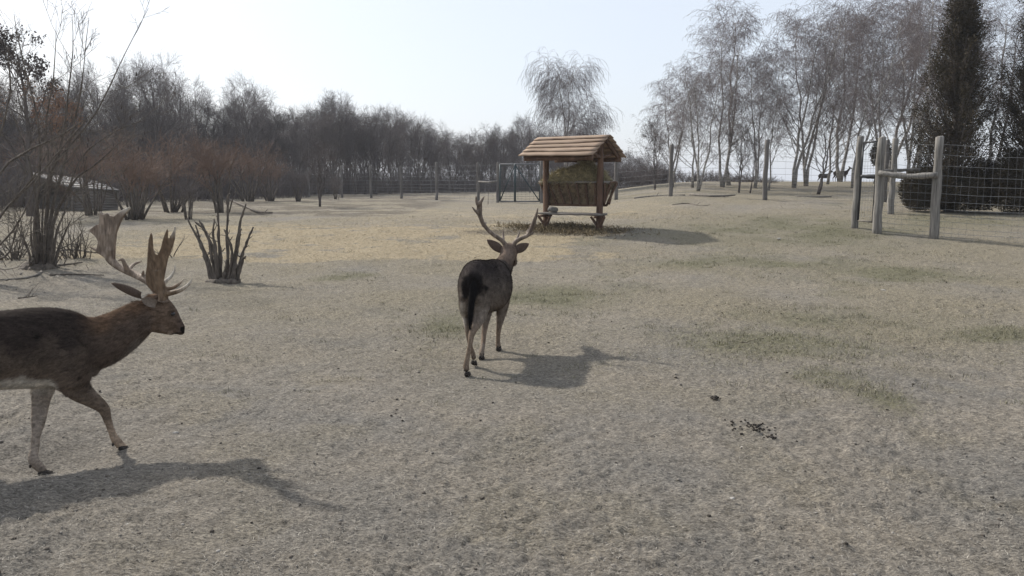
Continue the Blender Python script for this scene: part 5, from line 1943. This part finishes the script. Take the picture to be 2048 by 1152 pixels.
bodyC = fuse(merge([t1, nk, hd_, rh, lh, lf, rf]), .0105, 5)


def coatC(V):
    px, py = project(V)
    g_ = fbm(px, py, 16, 3, 8)
    yy = V[:, 1]
    c = mixc((.07, .058, .052), (.17, .14, .115), (py + g_ * 18 - 555) / 55)                       # back to flank
    hip = np.clip((yy - 6.95) / .25, 0, 1)
    blk = (1 - np.clip((np.sqrt(((px - 947) / 24) ** 2 + ((py - 570) / 27) ** 2) + g_ * .5 - .85) / .25, 0, 1)) * (1 - hip)
    c = c * (1 - blk[:, None]) + np.array([[.013, .011, .0105]]) * blk[:, None]
    sad = (1 - np.clip((py + g_ * 14 - 535) / 20, 0, 1)) * np.clip((1002 - px) / 10, 0, 1) * (yy > 6.6) * (yy < 7.62)
    c = c * (1 - .8 * sad[:, None]) + np.array([[.034, .028, .027]]) * .8 * sad[:, None]
    pale = np.clip((py + g_ * 14 - 598) / 14, 0, 1) * np.clip((934 - px) / 6, 0, 1)
    c = c * (1 - pale[:, None]) + np.array([[.42, .38, .33]]) * pale[:, None]
    thigh = np.clip((py - 640) / 25, 0, 1)
    c = c * (1 - thigh[:, None]) + np.array([[.175, .132, .098]]) * thigh[:, None]
    inner = np.clip((py - 612) / 10, 0, 1) * (1 - np.clip((np.abs(px - 972) - 10) / 5, 0, 1)) * (yy < 7.25)
    c = c * (1 - .4 * inner[:, None]) + np.array([[.30, .26, .22]]) * .4 * inner[:, None]
    hdm = np.clip((540 - py) / 14, 0, 1) * (yy > 7.58)
    c = c * (1 - hdm[:, None]) + np.array([[.13, .098, .078]]) * hdm[:, None]
    foot = np.clip((py - 700) / 40, 0, 1) * .4
    return c * (1 - foot[:, None] * .5) * (1 + .5 * fbm(px * 1.6, py, 5, 3, 19))[:, None]


orgC = np.array([P(965, 700, 7.0)[0], 7.0, 0])
sc_ = thing('stag', 'fallow stag seen from behind walking towards the hay feeder', 'deer', orgC)
obj('body', mesh_np('away_body', bodyC[0] - orgC, bodyC[1], True, coatC(bodyC[0])), M['fur'], sc_)
FC = np.array([math.sin(PH), math.cos(PH), 0])


def flowC(p):
    px, py = project(p)
    f = np.tile(-FC + np.array([0, 0, -.5]), (len(p), 1))
    return np.where((py > 630)[:, None], np.array([[0, 0, -1.]]) - .15 * FC, f)


def lenC(p, g):
    px, py = project(p)
    l = np.where(py > 640, .009, np.where((py < 520) & (p[:, 1] > 7.7), .009, .022))
    return l * g.uniform(.6, 1.3, len(p))


VV, FF, CC = fur(g, bodyC[0], bodyC[1], coatC, 60000, flowC, lenC, .0018, .42)
o = obj('coat', mesh_np('away_coat', VV - orgC, FF, False, CC), M['hair'], sc_)
o['kind'] = 'stuff'
# tail
tl = chC([(948, 560, 6.64, 6, 6), (946, 582, 6.60, 6.5, 6.5), (943, 605, 6.585, 6, 6), (941, 632, 6.59, 5, 5), (940, 655, 6.60, 2, 1.8)], n=16)
tv, tf = fuse(tl, .006, 3)
obj('tail', mesh_np('away_tail', tv - orgC, tf, True, np.tile([[.009, .008, .008]], (len(tv), 1))), M['fur'], sc_)
VV, FF, CC = fur(g, tv, tf, lambda p: np.tile([[.010, .009, .009]], (len(p), 1)), 5000, lambda p: np.tile([[0, -.1, -1.]], (len(p), 1)), lambda p, g: g.uniform(.02, .045, len(p)), .0016, .3)
o = obj('tail_hair', mesh_np('tail_hair', VV - orgC, FF, False, CC), M['hair'], sc_)
o['kind'] = 'stuff'
for b_, t_, fc in (((1004, 502), (974, 479), (-.2, .75, .4)), ((1030, 502), (1058, 487), (.2, .9, .3))):
    V, Q = ear(P(b_[0], b_[1], 7.84), P(t_[0], t_[1], 7.83), fc, .045, .5)
    nl = len(V) // 2
    obj('ear', mesh_np('away_ear', V - orgC, Q, True, np.concatenate([np.tile([[.24, .18, .14]], (nl, 1)), np.tile([[.10, .074, .06]], (nl, 1))])), M['fur'], sc_)
for s in (-1, 1):
    ball(P(1019 + 15 * s, 506, 7.93), (.011, .013, .012), 'eye', M['eye'], sc_, orgC)


def z7(l):
    return [(920 + a / 6.775, 370 + b / 6.775) for a, b in l]


YL = lambda px, py: 7.84 - .10 * np.clip((488 - py) / 90, 0, 1)
la = [px_tube([(1011, 490, 7.85, 5), (1004, 481, 7.84, 4.6), (992, 473, 7.83, 4.2), (978, 462, 7.82, 4), (967, 448, 7.80, 4), (961, 434, 7.78, 4.6), (957, 420, 7.76, 4)], 22),
      px_tube([(1007, 484, 7.86, 3), (1006.5, 472, 7.93, 2.4), (1006, 458, 7.97, 1)], 10), px_tube([(966, 452, 7.80, 3.2), (971, 447, 7.84, 2), (972, 443, 7.85, .9)], 8),
      px_tube([(958, 428, 7.77, 3.4), (950, 421, 7.74, 2.6), (944.5, 414, 7.72, 1)], 8), px_tube([(956, 410, 7.74, 3.8), (953, 402, 7.73, 3), (952, 392, 7.71, 1)], 8), px_tube([(958, 408, 7.74, 3.8), (964, 400, 7.74, 3), (968.5, 393, 7.73, 1)], 8),
      palm(z7([(290, 540), (245, 430), (215, 380), (222, 330), (232, 260), (228, 215), (250, 235), (262, 240), (295, 190), (300, 300), (300, 400), (322, 500), (330, 540)]), YL, .016, (.5, -1, 0))]
lv = fuse(merge(la), .0042, 3)
ra_ = [px_tube([(1027, 490, 7.85, 5), (1033, 482, 7.84, 4.6), (1044, 476, 7.83, 4.2), (1056, 470, 7.82, 4.0), (1063, 458, 7.80, 4), (1068, 444, 7.77, 4.2), (1072, 432, 7.75, 3.2), (1076, 416, 7.72, 1)], 22),
       px_tube([(1031, 483, 7.86, 3), (1036, 473, 7.93, 2.4), (1040, 461, 7.97, 1)], 10), px_tube([(1054, 472, 7.82, 3.2), (1063, 468, 7.80, 2.2), (1070, 463, 7.79, .9)], 8),
       px_tube([(1056, 470, 7.82, 3.2), (1055, 462, 7.87, 2.4), (1059, 457, 7.9, 1)], 8),
       palm(z7([(905, 690), (935, 600), (945, 550), (975, 525), (1000, 490), (1020, 440), (1052, 405), (1040, 440), (1025, 480), (1005, 560), (975, 640), (950, 690)]), YL, .018, (.6, -1, 0))]
rv = fuse(merge(ra_), .0042, 3)
for nm, (v, f) in (('left_antler', lv), ('right_antler', rv)):
    obj('antler', mesh_np(nm, v - orgC, f, True, horn_col(v, (.12, .092, .072), (.25, .20, .16))), M['antler'], sc_)
for (hx, hy, Yv), up in (((936, 749, 6.50), 0), ((949, 722, 6.86), .03), ((964, 718, 7.17), 0), ((998, 701, 7.54), 0)):
    a = P(hx, hy, Yv)
    a[2] = hgt(a[0], a[1]) + up - .002
    if up:
        a[2] = P(hx, hy + 6, Yv)[2]
    hoof(a - FC * .035, a + FC * .055 + (np.array([0, 0, -.03]) if up else 0), .055, .05, sc_, orgC, 1)
for px, py, Yv in ((929, 741, 6.47), (945, 714, 6.83), (962, 708, 7.14), (996, 693, 7.50)):
    for k in (-1, 1):
        ball(P(px, py, Yv) + RLAT * (k * .014 + .012), (.006, .006, .009), 'dewclaw', M['hoof'], sc_, orgC)


# ---------------- far deer on the rise (does)
def doe(label, px, Yv, heading, s, group):
    b = base(px, Yv)
    dk = np.array([.05, .04, .036])
    R = lambda x, z, ra, rb, y=0: [x, y, z, ra, rb]
    hint = (0, 1, 0)
    parts = [ring_tube([R(-.52, .68, .08, .05), R(-.46, .66, .15, .11), R(-.3, .66, .18, .14), R(0, .63, .19, .15), R(.25, .64, .19, .13), R(.42, .68, .13, .09), R(.48, .7, .06, .05)], hint, 22, 16),
             ring_tube([R(.32, .70, .13, .08), R(.45, .80, .09, .065), R(.55, .92, .07, .055), R(.60, 1.0, .06, .05)], hint, 12, 12),
             ring_tube([R(.57, 1.02, .06, .05), R(.64, 1.02, .06, .055), R(.74, .98, .04, .04), R(.82, .95, .025, .025)], hint, 12, 12)]
    for y in (-.08, .08):
        o_ = .06 * (1 if y > 0 else -1)
        parts.append(ring_tube([R(.33, .58, .09, .05, y), R(.31 + o_, .42, .045, .035, y), R(.32 + o_, .28, .028, .024, y), R(.31 + o_, .1, .02, .018, y), R(.33 + o_, .01, .024, .022, y)], hint, 14, 10))
        parts.append(ring_tube([R(-.4, .62, .13, .06, y), R(-.34 - o_, .45, .07, .045, y), R(-.46 - o_, .3, .034, .026, y), R(-.44 - o_, .1, .02, .018, y), R(-.42 - o_, .01, .024, .022, y)], hint, 14, 10))
    V, Fc = fuse(merge(parts), .016, 3)
    e = thing('doe', label, 'deer', b, heading, group)
    e.scale = (s, s, s)
    col = mixc((.035, .029, .026), (.10, .08, .065), (.75 - V[:, 2]) / .5)
    obj('body', mesh_np('doe_body', V, Fc, True, col), M['fur'], e)
    for y in (-1, 1):
        Ve, Qe = ear((.60, y * .04, 1.05), (.53, y * .13, 1.14), (.7, y * .3, 0), .035, .5)
        obj('ear', mesh_np('doe_ear', Ve, Qe, True, np.tile([[.08, .06, .05]], (len(Ve), 1))), M['fur'], e)


doe('dark deer standing on the rise with its head raised, beside the small tree', 1681, 57, -.1, 1.0, 'far deer')
doe('dark deer half hidden behind the trunks of the small dark tree', 1648, 60, .1, .9, 'far deer')
